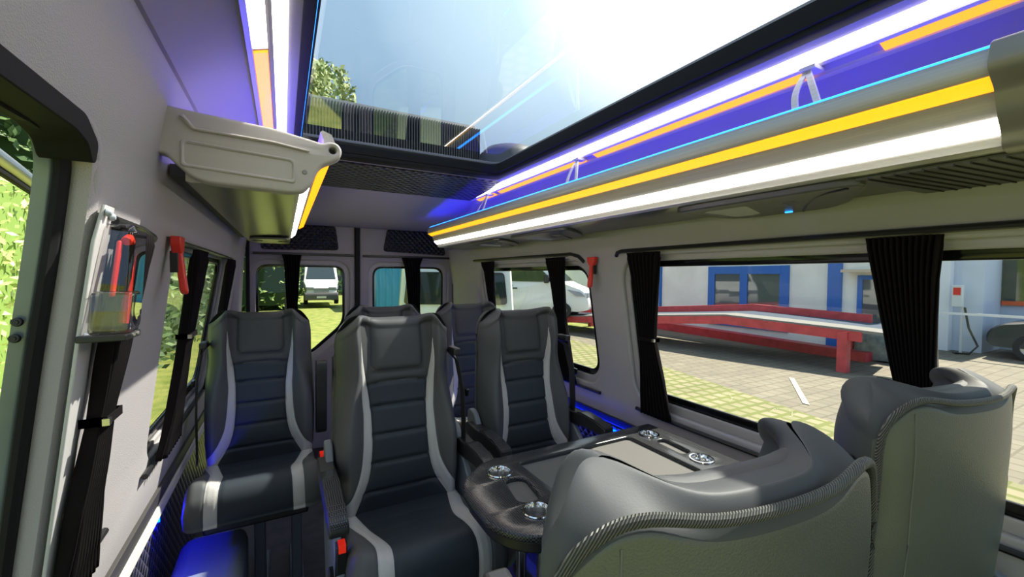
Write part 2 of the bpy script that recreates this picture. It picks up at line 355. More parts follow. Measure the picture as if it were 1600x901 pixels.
# lower left: black strip, white ledge and quilted panel
mb = MB().hexa([WL(1.0, -.86, -.012), WL(1.0, -.86, .01), WL(3.6, -.86, .01), WL(3.6, -.86, -.012), WL(1.0, -.79, -.012), WL(1.0, -.79, .01), WL(3.6, -.79, .01), WL(3.6, -.79, -.012)])
struct(build('trim_3', mb, mat('dark_strip', (.05, .047, .045), .5), bevel=.003))
mb = MB().hexa([WL(1.0, -.895, -.03), WL(1.0, -.895, .01), WL(3.6, -.895, .01), WL(3.6, -.895, -.03), WL(1.0, -.86, -.018), WL(1.0, -.86, .01), WL(3.6, -.86, .01), WL(3.6, -.86, -.018)])
struct(build('trim_4', mb, mat('pale_ledge', (.55, .53, .5), .5), bevel=.006))
mb = MB().hexa([(-.435, 1.0, FLOOR), (-.50, 1.0, FLOOR), (-.50, 3.6, FLOOR), (-.435, 3.6, FLOOR), (-.425, 1.0, -.893), (-.50, 1.0, -.893), (-.50, 3.6, -.893), (-.425, 3.6, -.893)])
struct(build('trim_5', mb, QUILT_X))
# door frame: lining, rubber seal, painted flange swept along the opening
def sweep(path, prof, mi=0):    # prof list of (inset towards the opening, outward) ; along DOOR
    mb = MB(); P = [Vector(p) for p in path]; n = len(P); rows = []
    for i, p in enumerate(P):
        a = P[max(0, i-1)]; c = P[min(n-1, i+1)]; d = (c-a).normalized(); nrm = Vector((-d.y, d.x))*-1   # into the opening
        rows.append([WL(p.x+nrm.x*q, p.y+nrm.y*q, o_) for q, o_ in prof])
    m = len(prof); mb.v = [tuple(q) for r_ in rows for q in r_]
    for i in range(n-1):
        for j in range(m-1): mb.f.append((i*m+j, (i+1)*m+j, (i+1)*m+j+1, i*m+j+1)); mb.m.append(mi)
    return mb
def dense(path, k=6):
    P = path; o = []
    for i in range(len(P)-1):
        p0 = P[max(0, i-1)]; p1 = P[i]; p2 = P[i+1]; p3 = P[min(len(P)-1, i+2)]
        for j in range(k):
            t = j/k; o.append(tuple(.5*((2*p1[c])+(-p0[c]+p2[c])*t+(2*p0[c]-5*p1[c]+4*p2[c]-p3[c])*t*t+(-p0[c]+3*p1[c]-3*p2[c]+p3[c])*t**3) for c in range(2)))
    return o+[P[-1]]
DD = dense(DOOR+[(1.06, -1.05), (1.10, -1.38)])
frame = thing('door_1', '', ''); del frame['label']; del frame['category']; struct(frame)
build('door_lining', sweep(DD, [(-.01, .0), (.002, .008), (.004, .02), (.004, .032)]), WALL, frame, solid=.004)
build('door_seal', sweep(DD, [(.0, .030), (.016, .031), (.022, .036), (.022, .042), (.012, .047), (-.004, .049)]), RUBBER, frame, solid=.003)
build('door_flange', sweep(DD, [(.002, .048), (.004, .055), (.006, .068), (-.02, .072)]), METAL, frame, solid=.004)
mb = MB().prism(roundpoly([(-1.4, .193), (.78, .194), (.825, .186), (.848, .165), (.862, .165), (.860, .195), (.80, .222), (-1.4, .22)], .012, 3), -.004, .055, lambda a, b_, d: tuple(WL(a, b_, d))); build('header_seal', mb, RUBBER, frame, bevel=.006)
for z_ in (-.075, -.100):
    y_ = .918-(z_+.1)*.12; mb = MB().lathe([(.0, -.003), (.003, -.003), (.0032, -.001), (.0055, -.001), (.0065, 0), (.007, .003)], WL(y_-.010, z_, .060), 'y', 20)
    build('bolt', mb, BLACK, frame)
# roof: profile on both sides of the sunroof
CX = .55
SIDEPROF = [(.484, .556), (.50, .545), (.53, .536), (.545, .530), (.575, .514), (.612, .502), (.66, .49), (.71, .465), (.748, .435), (.775, .37), (.79, .28), (.798, .22)]
mb = MB()
for s in (1, -1):
    pr = SIDEPROF if s == 1 else SIDEPROF[:9]
    pr = [(CX+s*a, z) for a, z in pr]+[(CX+s*(pr[-1][0]+.05), pr[-1][1]), (CX+s*(pr[-1][0]+.05), .62), (CX+s*pr[0][0], .62)]
    mb.prism(pr, -1.5, 3.7, lambda a, b_, d: (a, d, b_))
# rear roof part, sloping down to the doors
RP = [(2.06, .548), (2.12, .540), (2.35, .527), (2.62, .508), (3.0, .478), (3.28, .452), (3.30, .447), (3.5, .42), (3.62, .395), (3.66, .392), (3.72, .40)]
mb.prism(RP+[(3.72, .62), (2.06, .62)], CX-.76, CX+.76, lambda a, b_, d: (d, a, b_))
mb.prism([(-1.5, .548), (-.35, .548), (-.35, .62), (-1.5, .62)], CX-.5, CX+.5, lambda a, b_, d: (d, a, b_))
struct(build('ceiling', mb, CEIL, sharp=28))
# quilted roof band behind the sunroof
mb = MB(); ys = frange(2.13, 2.60, 12); xs = frange(-.03, 1.10, 24)
mb.grid(lambda x, y: (x, y, lerp_t(RP, y)-.006-.004*math.sin(math.pi*(y-2.13)/.47)), xs, ys)
mb.grid(lambda x, y: (x, y, lerp_t(RP, y)-.001), xs, ys)
struct(build('trim_6', mb, QUILT_Z))
# sunroof
sr = thing('window_4', '', ''); del sr['label']; del sr['category']; struct(sr)
SX0, SX1, SY0, SY1 = .05, 1.05, -.36, 2.09
plate('roof_window_frame', [rrect(SX0-.012, SY0-.03, SX1+.012, SY1+.03, .03), rrect(SX0+.014, SY0+.02, SX1-.024, SY1-.045, .04)], .018, lambda a, b_, d: (a, b_, .540+d), RUBBER, sr, bevel=.004)
plate('roof_window_rim', [rrect(SX0-.03, SY0-.03, SX1+.03, SY1+.03, .03), rrect(SX0+.022, SY0+.01, SX1-.032, SY1-.05, .04)], .05, lambda a, b_, d: (a, b_, .556+d), RUBBER, sr, bevel=.004)
mb = MB().add([(SX0-.02, SY0-.02, .60), (SX1+.02, SY0-.02, .60), (SX1+.02, SY1+.02, .60), (SX0-.02, SY1+.02, .60)], [(0, 1, 2, 3)])
build('pane', mb, GLASS_ROOF, sr)
mb = MB().box((SX0+.008, -.3, .545), (SX0+.015, 2.03, .551)); build('light_strip', mb, LEDB, sr)['label'] = 'thin blue light line along the left edge'
# roof skin outside and the roof air-conditioner behind the glass
plate('outer_roof', [[(-.30, -1.5), (1.40, -1.5), (1.40, 3.75), (-.30, 3.75)], rrect(SX0, SY0, SX1, SY1, .04)], .008, lambda a, b_, d: (a, b_, .622+d), mat('roof_paint', (.35, .35, .34), .4), sr, bevel=.001)
ac = thing('roof_air_conditioner', 'dark ribbed air conditioner on the roof behind the roof glass', 'air conditioner', (.55, 2.95, .632))
mb = MB().prism(roundpoly([(2.44, .634), (2.38, .80), (2.46, .965), (3.35, .985), (3.45, .66), (3.44, .634)], .06, 5), .0, 1.08, lambda a, b_, d: (d, a, b_)); build('housing', mb, mat('ac_housing', (.10, .105, .12), .5), ac, bevel=.02)
mb = MB()
for k in range(70):
    x = .03+k*.0149; mb.box((x, 2.36, .68), (x+.006, 2.415, .90))
o = build('grille', mb, DPLAST, ac)
mb = MB()
mb.lathe([(0, .19), (.07, .185), (.15, .16), (.20, .11), (.22, .0)], (1.26, 2.34, .634), 'z', 28)
o = build('roof_ventilator', mb, mat('vent_dome', (.12, .12, .14), .5), origin=(1.26, 2.34, .634)); tag(o, 'dark domed ventilator on the roof right of the ribbed air conditioner', 'roof vent')
# rear wall: two doors
def RB(a, b_, d): return Vector((a, 3.70+d, b_))
rl = [(-.17, -.64), (.16, -.64), (.43, -.40), (.43, .06), (-.17, .06)]; rr_ = [(2*.56-a, b_) for a, b_ in rl][::-1]
def grow(p, g):
    c = Vector((sum(q[0] for q in p)/len(p), sum(q[1] for q in p)/len(p))); return [(a+(g if a > c.x else -g), b_+(g if b_ > c.y else -g)) for a, b_ in p]
for k, (pl, x0, x1) in enumerate(((rl, -.24, .528), (rr_, .562, 1.42))):
    d = thing('door_%d' % (k+2), '', ''); del d['label']; del d['category']; struct(d)
    cc = .10
    plate('door_panel', [[(x0, FLOOR), (x1, FLOOR), (x1, .42), (x0, .42)], roundpoly(grow(pl, .055), .13)], .03, RB, mat('door_lining_grey', (.30, .28, .29), .6, bump=('noise', 300, .15)), d, bevel=.012)
    plate('window_recess', [roundpoly(grow(pl, .08), .13), roundpoly(grow(pl, .018), .09)], .012, lambda a, b_, dd: RB(a, b_, dd+.024), WALLP, d, bevel=.005)
    plate('window_seal', [roundpoly(grow(pl, .05), .11), roundpoly(pl, .075)], .012, lambda a, b_, dd: RB(a, b_, dd+.034), GLOSSBLK, d, bevel=.004)
    g = grow(pl, .03); mb = MB().add([RB(a, b_, .042) for a, b_ in g], [tuple(range(5))]); build('pane', mb, GLASS_SIDE, d)
    q = [(-.15, .19), (.40, .20), (.375, .40), (-.15, .40)] if k == 0 else [(.755, .205), (1.32, .185), (1.28, .40), (.79, .40)]
    plate('quilted_insert', [roundpoly(q, .03)], .012, lambda a, b_, dd: RB(a, b_, dd-.012), QUILT_Y, d, bevel=.003)
    rx = (-.20, .515) if k == 0 else (.585, 1.375)
    mb = MB().box((rx[0], 3.672, .152), (rx[1], 3.692, .170)); o = build('curtain_rail', mb, BLACK, d, bevel=.003)
mb = MB().box((.528, 3.67, FLOOR), (.562, 3.72, .42)); struct(build('trim_7', mb, RUBBER, bevel=.006))
for i, x in enumerate((-.235, 1.405)):
    mb = MB().box((x-.012, 3.66, FLOOR), (x+.012, 3.70, .42)); struct(build('trim_%d' % (8+i), mb, RUBBER))
# rear corner pillars and the front bulkhead behind the camera
mb = MB().prism([(1.385, .24), (1.40, -.8), (1.55, -.8), (1.5, .24)], 3.10, 3.70, lambda a, b_, d: (a, d, b_)); mb.prism([(-.24, .45), (-.30, -.8), (-.45, -.8), (-.35, .45)], 3.40, 3.70, lambda a, b_, d: (a, d, b_))
struct(build('wall_back', mb, WALLP, bevel=.03))
# lower filler of the rear, dark plinth behind the last row
# ================================================================== racks with light strips
RK = [(.509, .225), (.507, .243), (.479, .268), (.468, .290), (.461, .306), (.430, .3235), (.424, .338), (.436, .368), (.458, .376), (.463, .371), (.455, .350), (.458, .335), (.53, .322), (.60, .262), (.79, .262), (.795, .222), (.74, .208), (.62, .218), (.522, .219)]
def rack(s, y0, y1, label):
    RK = globals()['RK'] if s > 0 else [{14: (.745, .262), 15: (.745, .212), 16: (.735, .209)}.get(i, q) for i, q in enumerate(globals()['RK'])]
    x0 = CX+s*.62; t = thing('luggage_rack', label, 'luggage rack', (x0, (y0+y1)/2, .21), group='luggage racks')
    fn = lambda a, b_, d: (CX+s*a, d, b_)
    # metal section, its underside darker
    n = len(RK); mb = MB()
    vs = [fn(a, z, y0) for a, z in RK]+[fn(a, z, y1) for a, z in RK]
    mb.add(vs, [tuple(range(n)), tuple(range(n, 2*n))[::-1]], 0)
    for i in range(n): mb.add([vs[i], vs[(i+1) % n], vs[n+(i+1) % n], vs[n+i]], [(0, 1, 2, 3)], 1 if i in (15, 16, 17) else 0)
    build('profile', mb, [ALU, RACKU], t, merge=.0001, sharp=50)
    def strip(nm, a, b_, m, ya=y0, yb=y1, th=.003, lab=None):
        (ax, az), (bx, bz) = a, b_; d = Vector((bx-ax, bz-az)).normalized(); nx, nz = -d.y*th, d.x*th
        q = [(ax+nx, az+nz), (bx+nx, bz+nz), (bx-nx, bz-nz), (ax-nx, az-nz)]
        o = build(nm, MB().prism(q, ya, yb, fn), m, t); o['label'] = lab or nm.replace('_', ' '); return o
    strip('light_strip', (.505, .2445), (.481, .2665), LEDW, th=.003, lab='wide white light strip')
    strip('light_strip', (.4595, .3075), (.4325, .3225), LEDY, th=.004, lab='amber light strip')
    if s > 0: strip('light_strip', (.444, .3715), (.455, .3765), LEDB, lab='thin blue light line')
    strip('light_strip', (.474, .338), (.482, .338), LEDBH, lab='blue light strip behind the lip')
    return t
rackR = rack(1, .215, 3.14, 'long brushed metal luggage rack with light strips above the right windows')
rackL = rack(-1, 1.20, 3.14, 'short brushed metal luggage rack with grey end cap above the left windows')
build('back_filler', MB().box((-.234, 1.26, .232), (-.182, 3.14, .260)), mat('dark_filler', (.05, .05, .05), .6), rackL)
# supports of the right rack
for y, dys in ((2.33, (-.055, -.14)), (1.44, (-.06, -.12)), (.548, (-.026, -.070))):
    mb = MB(); zt = .498
    for dy, bow in ((dys[0], .012), (dys[1], 0)):
        P = [Vector((1.105-.098*t, y+dy*t+bow*math.sin(math.pi*t), zt-(zt-.376)*t)) for t in frange(0, 1, 8)]
        for a, c in zip(P, P[1:]): mb.hexa([a+Vector((-.003, -.007, 0)), a+Vector((.003, -.007, 0)), a+Vector((.003, .007, 0)), a+Vector((-.003, .007, 0)), c+Vector((-.003, -.007, 0)), c+Vector((.003, -.007, 0)), c+Vector((.003, .007, 0)), c+Vector((-.003, .007, 0))])
    mb.box((1.09, y-.022, .494), (1.135, y+.012, .503))
    build('support', mb, mat('support_white', (.62, .6, .62), .45), rackR, bevel=.001)
# dark brushed cover that closes the right rack near the camera
RC = [(a-(.012 if i < 14 else 0), z-(.004 if i in (0, 18) else 0)+(.006 if 6 < i < 10 else 0)) for i, (a, z) in enumerate(RK)]
mb = MB().prism(roundpoly([(CX+a, z) for a, z in RC], .012, 3), -.9, .222, lambda a, b_, d: (a, d, b_)); build('end_cover', mb, mat('dark_brushed_cover', (.24, .22, .19), .4, .3, var=(4, .2)), rackR, bevel=.003)
# lamp and air units under the right rack
def xs_under(x): return .2195 if x < 1.2 else .2195-(x-1.2)*.08
def pod(y0, y1, label, big):
    t = thing('service_unit', label, 'reading lamp', (1.22, (y0+y1)/2, .205), group='service units under the right rack')
    yc = (y0+y1)/2; L_ = (y1-y0)/2; X0, X1 = 1.08, 1.315; dz = .010 if not big else .014
    zf = lambda a, d: xs_under(a)-.004-dz+d
    out_ = [(X0, yc+L_*.75), (X0+.01, yc+L_), (X1-.02, yc+L_*.80), (X1, yc+L_*.6), (X1, yc-L_*.35), (X1-.05, yc-L_*.62), (X0+.02, yc-L_), (X0, yc-L_*.8)]
    build('housing', MB().prism(roundpoly(out_, .03, 4), 0, dz+.006, lambda a, b_, d: (a, b_, zf(a, d))), mat('unit_housing', (.075, .075, .07), .3, .2), t, bevel=.004)
    lens = [(X0+.05, yc+L_*.70), (X1-.05, yc+L_*.62), (X1-.05, yc+L_*.30), (X0+.05, yc+L_*.15)]
    build('lens', MB().prism(roundpoly(lens, .02, 4), -.003, .002, lambda a, b_, d: (a, b_, zf(a, d))), mat('lamp_lens', (.45, .46, .38), .15, .1), t, bevel=.001)
    build('switch_slot', MB().prism(roundpoly([(X0+.07, yc-L_*.30), (X0+.10, yc+L_*.10), (X0+.15, yc+L_*.10), (X0+.13, yc-L_*.30)], .012), -.003, .002, lambda a, b_, d: (a, b_, zf(a, d))), GLOSSBLK, t)
    build('air_slot', MB().tube([(X0+.02+.20*t_, yc-L_*(.85-.75*t_**.6), zf(X0+.02+.2*t_, -.001)) for t_ in frange(0, 1, 12)], .0035), BLACK, t)
    if big: build('indicator', MB().box((X1-.03, yc+.00, zf(X1-.03, -.004)), (X1-.022, yc+.018, zf(X1-.03, 0))), LEDB, t)
    return t
pod(2.15, 2.60, 'small lamp unit under the right rack, the one nearest the rear doors', False)
pod(1.50, 2.02, 'small lamp unit under the right rack, above the red hammer', False)
pod(.42, .92, 'large lamp and air unit under the right rack, above the wide window', True)
vent = thing('ribbed_vent_panel', 'dark ribbed panel under the right rack beside the large lamp unit', 'vent', (1.22, .1, .215))
mb = MB()
for k in range(34):
    y = .415-k*.0215; mb.hexa([(1.09, y, .2085), (1.33, y-.05, .2005), (1.33, y-.047, .2005), (1.09, y+.003, .2085), (1.09, y, .214), (1.33, y-.05, .206), (1.33, y-.047, .206), (1.09, y+.003, .214)])
build('ribs', mb, BLACK, vent)
build('backing', MB().hexa([(1.09, -.35, .212), (1.335, -.4, .203), (1.335, .40, .203), (1.09, .44, .212), (1.09, -.35, .2185), (1.335, -.4, .212), (1.335, .40, .212), (1.09, .44, .2185)]), mat('vent_panel', (.10, .10, .09), .4), vent, bevel=.001)
# ceiling light strips along the sunroof
for s, lab in ((1, 'right'), (-1, 'left')):
    t = thing('ceiling_light', 'white and orange ceiling light strips along the %s edge of the roof glass' % lab, 'ceiling light', (CX+s*.575, 1.2, .52))
    def st(a, b_, ya, yb, m, lb):
        (ax, az), (bx, bz) = a, b_; q = [(ax, az-.001), (bx, bz-.001), (bx, bz-.007), (ax, az-.007)]
        o = build('light_strip', MB().prism(q, ya, yb, lambda p, r_, d: (CX+s*p, d, r_)), m, t); o['label'] = lb
    st((.537, .535), (.566, .521), -1.2, 2.62, LEDWC, 'white light strip')
    if s == 1:
        for ya, yb in ((-1.2, .42), (.56, 1.37), (1.44, 2.25), (2.31, 2.56)): st((.577, .515), (.606, .506), ya, yb, LEDO, 'orange light strip')
    else:
        st((.575, .515), (.606, .506), 1.12, 2.56, LEDO, 'orange light strip'); st((.575, .515), (.606, .506), -1.2, 1.10, LEDWC, 'second white light strip')
    build('channel', MB().prism([(.566, .521), (.577, .516), (.577, .506), (.572, .504), (.566, .509)], -1.2, 2.62, lambda p, r_, d: (CX+s*p, d, r_)), ALU, t)
    build('channel', MB().prism([(.607, .507), (.617, .503), (.617, .490), (.607, .495)], -1.2, 2.62, lambda p, r_, d: (CX+s*p, d, r_)), ALU, t)
# blue light of the rear roof corners
bl = thing('blue_corner_light', 'blue light strip lying inside the rear end of the right luggage rack', 'light strip', (1.07, 2.86, .28))
build('light_strip', MB().box((1.06, 2.60, .285), (1.075, 3.12, .292)), LEDBL, bl)
# left rack's end cap
cap = thing('rack_end_cap', 'moulded grey plastic end cap closing the front of the left rack', 'end cap', (-.07, 1.185, .26))
CP = [(-.255, .352), (-.235, .368), (-.205, .365), (-.17, .362), (-.02, .352), (.06, .338), (.09, .332), (.105, .340), (.125, .338), (.136, .322), (.132, .300), (.110, .288), (.085, .275), (.072, .250), (.062, .225), (.045, .205), (.015, .200), (-.15, .206), (-.18, .216), (-.215, .250), (-.225, .262), (-.240, .262), (-.262, .285), (-.266, .320)]
capfn = lambda a, b_, d: (a, 1.162+d, b_)
hole = [(.113+.009*math.cos(k*math.pi/6), .318+.009*math.sin(k*math.pi/6)) for k in range(12)]
plate('cap_body', [roundpoly(CP, .012, 3), hole], .045, capfn, mat('cap_plastic', (.42, .39, .37), .42), cap, bevel=.007)
plate('raised_rim', [roundpoly([(-.20, .345), (-.175, .318), (-.02, .312), (.055, .303), (.06, .308), (-.02, .319), (-.17, .325), (-.19, .35)], .003, 2)], .014, lambda a, b_, d: (a, 1.154+d, b_), MATS['cap_plastic'], cap, bevel=.004)
plate('recess_frame', [rrect(-.198, .232, .028, .292, .008, 4), rrect(-.190, .240, .020, .284, .006, 4)], .010, lambda a, b_, d: (a+0, 1.158+d, b_-(a+.19)*.06+.004), MATS['cap_plastic'], cap, bevel=.004)
build('hole_backing', MB().lathe([(0, 0), (.012, 0), (.012, .004), (0, .004)], (.113, 1.195, .318), 'y', 16), BLACK, cap)
build('screw', MB().lathe([(0, -.004), (.005, -.004), (.006, 0), (.010, .001), (.012, .006)], (.048, 1.163, .254), 'y', 18), mat('screw_grey', (.2, .2, .19), .4), cap)
# lamp panel at the far end of the left rack
lp = thing('service_unit', 'lamp unit under the far end of the left rack', 'reading lamp', (-.06, 2.9, .21))
build('housing', MB().prism(roundpoly([(-.165, 2.72), (.035, 2.72), (.035, 3.1), (-.165, 3.1)], .03), 0, .012, lambda a, b_, d: (a, b_, .198+d)), RACKU, lp, bevel=.003)
for x in (-.13, .0): build('lamp_lens', MB().lathe([(0, -.003), (.025, -.003), (.03, .004)], (x, 2.85, .197), 'z', 20), BLACK, lp)

# ================================================================== curtains, rails
def pleats(path_fn, n, amp, zs, name, parent, thick=.004):
    pass
def curtain(side, prof, label, group=None, tie=None, pl=9, d0=-.02, rearx=False):
    """prof: list of (z, a0, a1) ; a = y on the side walls or x on the rear doors"""
    zt, a0, a1 = prof[0]
    base = RB((prof[-1][1]+prof[-1][2])/2, prof[-1][0], -.04) if rearx else (WR if side == 'R' else WL)((prof[-1][1]+prof[-1][2])/2, prof[-1][0], -.03)
    t = thing('curtain', label, 'curtain', base, group=group)
    zs = []; 
    for (z0, _, _), (z1, _, _) in zip(prof, prof[1:]): zs += [z0+(z1-z0)*k/8 for k in range(8)]
    zs.append(prof[-1][0])
    T0 = [(-p[0], p[1]) for p in prof]; T1 = [(-p[0], p[2]) for p in prof]
    def fn(z, u):
        p, q = lerp_t(T0, -z), lerp_t(T1, -z); w = q-p; a = p+w*u
        am = min(.013, .16*w)*(1 if z < zt-.02 else .6); d = d0-.012+am*math.sin(u*2*math.pi*pl+1.3*math.sin(z*5))
        return RB(a, z, d) if rearx else (WR if side == 'R' else WL)(a, z, d)
    mb = MB().grid(fn, zs, frange(0, 1, pl*10)); build('cloth', mb, FAB, t, solid=.003, sharp=180)
    if tie:
        z = tie; p, q = lerp_t(T0, -z), lerp_t(T1, -z); mb = MB()
        loop = [(p-.006, d0+.006), (p-.006, d0-.030), (q+.006, d0-.030), (q+.006, d0+.006)]
        P = [(RB(a, z, d) if rearx else (WR if side == 'R' else WL)(a, z, d)) for a, d in loop]
        for A, B in zip(P, P[1:]): mb.hexa([A+Vector((0, 0, -.008)), B+Vector((0, 0, -.008)), B+Vector((.002, 0, -.008)), A+Vector((.002, 0, -.008)), A+Vector((0, 0, .008)), B+Vector((0, 0, .008)), B+Vector((.002, 0, .008)), A+Vector((.002, 0, .008))])
        build('tie_band', mb, FAB, t)
        build('tie_clip', MB().box(P[1]-Vector((.004, .006, .006)), P[1]+Vector((.006, .006, .006))), STEELBAR, t)
    return t
G1 = 'black curtains on the right windows'; G2 = 'black curtains on the left windows'; G3 = 'black curtains on the rear doors'
curtain('R', [(.105, 1.19, 1.37), (-.0, 1.21, 1.35), (-.27, 1.26, 1.335), (-.45, 1.235, 1.36), (-.625, 1.225, 1.385)], 'black curtain tied at the rear end of the long right window, beside the table', G1, tie=-.27, pl=8)
curtain('R', [(.105, .365, .51), (0, .375, .495), (-.26, .385, .462), (-.60, .39, .455)], 'wide black pleated curtain behind the headrest of the window-side rear-facing seat', G1, pl=12)
curtain('R', [(.105, 2.70, 2.92), (.04, 2.74, 2.87), (-.23, 2.79, 2.86), (-.61, 2.76, 2.9)], 'narrow black curtain at the rear end of the small right window', G1, pl=6)
curtain('R', [(.105, 1.84, 2.02), (.0, 1.87, 1.99), (-.25, 1.90, 1.98), (-.61, 1.885, 2.03)], 'black curtain hanging across the small right window near the red hammer', G1, pl=7)
curtain('L', [(.075, .95, 1.08), (-.1, .965, 1.055), (-.26, .98, 1.045), (-.42, .975, 1.07), (-.60, .995, 1.14)], 'black curtain tied back on the left wall under the clear case', G2, tie=-.26, pl=8)
curtain('L', [(.075, 1.60, 1.78), (-.05, 1.62, 1.77), (-.25, 1.67, 1.77), (-.48, 1.70, 1.86), (-.60, 1.69, 1.93)], 'black curtain tied in front of the left window near the red hammer', G2, tie=-.20, pl=8)
curtain('L', [(.075, 2.50, 2.72), (-.2, 2.56, 2.70), (-.58, 2.56, 2.72)], 'black curtain at the far end of the left window', G2, pl=6)
curtain('B', [(.155, -.01, .125), (.10, .005, .115), (-.24, .02, .095), (-.62, .01, .11)], 'black curtain in the middle of the left rear door window', G3, pl=6, rearx=True)
curtain('B', [(.155, .91, 1.10), (.09, .935, 1.075), (-.25, .965, 1.07), (-.62, .95, 1.08)], 'black curtain in the middle of the right rear door window', G3, pl=6, rearx=True)
def rail(pts, side, label, r=.009, flat=.55):
    f_ = WR if side == 'R' else WL; P = [f_(y, z, d) for y, z, d in pts]; o = build('curtain_rail', MB().tube(P, r, 8, flat=1), BLACK, origin=P[len(P)//2]); tag(o, label, 'curtain rail')
rail([(1.47, .098, -.002), (1.455, .112, -.008), (1.42, .117, -.014)]+[(y, .117, -.014) for y in frange(1.35, -1.2, 8)], 'R', 'long black curtain rail above the long right window')
rail([(3.10, .120, -.01), (2.5, .120, -.014), (1.80, .120, -.014), (1.74, .105, -.012), (1.71, .075, -.004)], 'R', 'short black curtain rail above the small right window')
rail([(1.44, -.625, -.012)]+[(y, -.63, -.012) for y in frange(1.3, -1.2, 6)], 'R', 'black lower curtain rail under the long right window')
rail([(3.0, -.618, -.012), (2.2, -.618, -.012), (1.70, -.618, -.012)], 'R', 'black lower curtain rail under the small right window')
rail([(.94, .088, -.012), (1.10, .086, -.012), (1.20, .078, -.010)], 'L', 'short black curtain rail above the clear case', .011)
rail([(1.45, .085, -.012), (2.0, .085, -.012), (2.80, .082, -.012)], 'L', 'black curtain rail above the left window')
rail([(1.62, -.615, -.012), (2.1, -.61, -.012), (2.9, -.605, -.012)], 'L', 'black lower curtain rail under the left window')
rail([(1.0, -.60, -.010), (1.2, -.605, -.010), (1.30, -.605, -.010)], 'L', 'short dark lower rail with its end showing beside the tied left curtain', .008)

# ================================================================== left pillar things
pc = thing('pillar_cover', 'narrow pale grey cover strip with screw caps along the door pillar', 'cover strip', WL(.97, -.4, 0))
plate('strip', [[(.905, .11), (.945, .11), (.952, .05), (.965, -.1), (1.01, -.35), (1.06, -.62), (1.085, -.79), (1.03, -.79), (.985, -.55), (.945, -.3), (.912, -.1), (.893, .05)]], .006, lambda a, b_, d: WL(a, b_, -.012+d), mat('strip_grey', (.50, .49, .48), .5), pc, bevel=.002)
for y, z in ((.907, .098), (.928, .093), (.925, -.105), (1.0, -.425)):
    P = WL(y, z, -.014); build('screw_cap', MB().lathe([(0, .007), (.004, .006), (.0065, .003), (.007, 0)], P, 'x', 16), mat('cap_blue_grey', (.35, .40, .45), .4), pc)
cs = thing('emergency_case', 'clear plastic wall case holding a red emergency handle on the left door pillar', 'emergency case', (-.25, .95, -.10))
CB = (-.265, .935, -.105); 
def shell_box(mb, x0, x1, y0, y1, z0, z1, r=.015):
    mb.prism(rrect(y0, z0, y1, z1, r, 4), x0, x1, lambda a, b_, d: (d-.17*(-b_)*.4, a, b_))
mb = MB(); shell_box(mb, -.272, -.222, .915, .992, -.098, .082, .014); build('cover', mb, CLEAR, cs, bevel=.008)
mb = MB(); shell_box(mb, -.268, -.214, .897, .945, -.100, -.03, .008); build('lower_pocket', mb, CLEAR, cs, bevel=.006)
mb = MB(); P = [(-.240+.10*z, y, z) for y, z in ((.973, -.088), (.974, -.03), (.973, .03), (.967, .052), (.952, .060), (.94, .054))]; mb.tube(P, .0075, 10); build('red_handle', mb, RED, cs, bevel=0)
mb = MB().hexa([(-.255, .925, -.04), (-.249, .925, -.04), (-.249, .938, -.04), (-.255, .938, -.04), (-.245, .932, .055), (-.239, .932, .055), (-.239, .946, .055), (-.245, .946, .055)]); build('red_blade', mb, RED, cs, bevel=.003)
mb = MB().box((-.290, .905, -.112), (-.228, .985, -.101)); build('bracket', mb, BLACK, cs, bevel=.002)
mb = MB()
for y in (.945, .965): mb.lathe([(0, .003), (.004, .003), (.0045, 0)], (-.228, y, -.1065), 'x', 12)
build('screw', mb, STEELBAR, cs)
def hammer(P, side, label):
    t = thing('emergency_hammer', label, 'emergency hammer', P, group='emergency hammers'); s = -1 if side == 'R' else 1; x, y, z = P
    mb = MB().prism(roundpoly([(-.030, .01), (.030, .01), (.028, -.012), (.014, -.035), (-.014, -.035), (-.028, -.012)], .005, 3), .004, .026, lambda a, b_, d: (x+s*d, y+a, z+b_-.0)); build('head', mb, RED, t, bevel=.004)
    mb = MB().prism(roundpoly([(-.010, -.030), (.010, -.030), (.013, -.09), (.014, -.135), (0, -.145), (-.014, -.135), (-.013, -.09)], .006, 3), .006, .022, lambda a, b_, d: (x+s*d-s*0.17*(-b_)*-.6, y+a, z+b_)); build('handle', mb, RED, t, bevel=.004)
    mb = MB().box((x+s*.0, y-.014, z-.085), (x+s*.018, y+.014, z-.028)) if s > 0 else MB().box((x-.018, y-.016, z-.075), (x, y+.014, z-.026)); build('holder', mb, BLACK, t, bevel=.002)
    return t
hammer(tuple(WR(1.625, .088, -.004)), 'R', 'red emergency hammer on the right wall between the two windows')
hammer(tuple(WL(1.40, .088, -.004)), 'L', 'red emergency hammer on the left wall beside the window curtain')
# outer sliding door rail seen through the opening
rb = build('door_track_rail', MB().tube([(-.75, 1.5, .405), (-.92, 2.35, .405), (-1.10, 3.2, .405)], .030, 14), STEELBAR, origin=(-.9, 2.3, .40)); build('rail_seal', MB().tube([(-.755, 1.5, .366), (-.925, 2.35, .366), (-1.105, 3.2, .366)], .014, 10), RUBBER, rb); tag(rb, 'silver rail outside the open side doorway', 'rail')

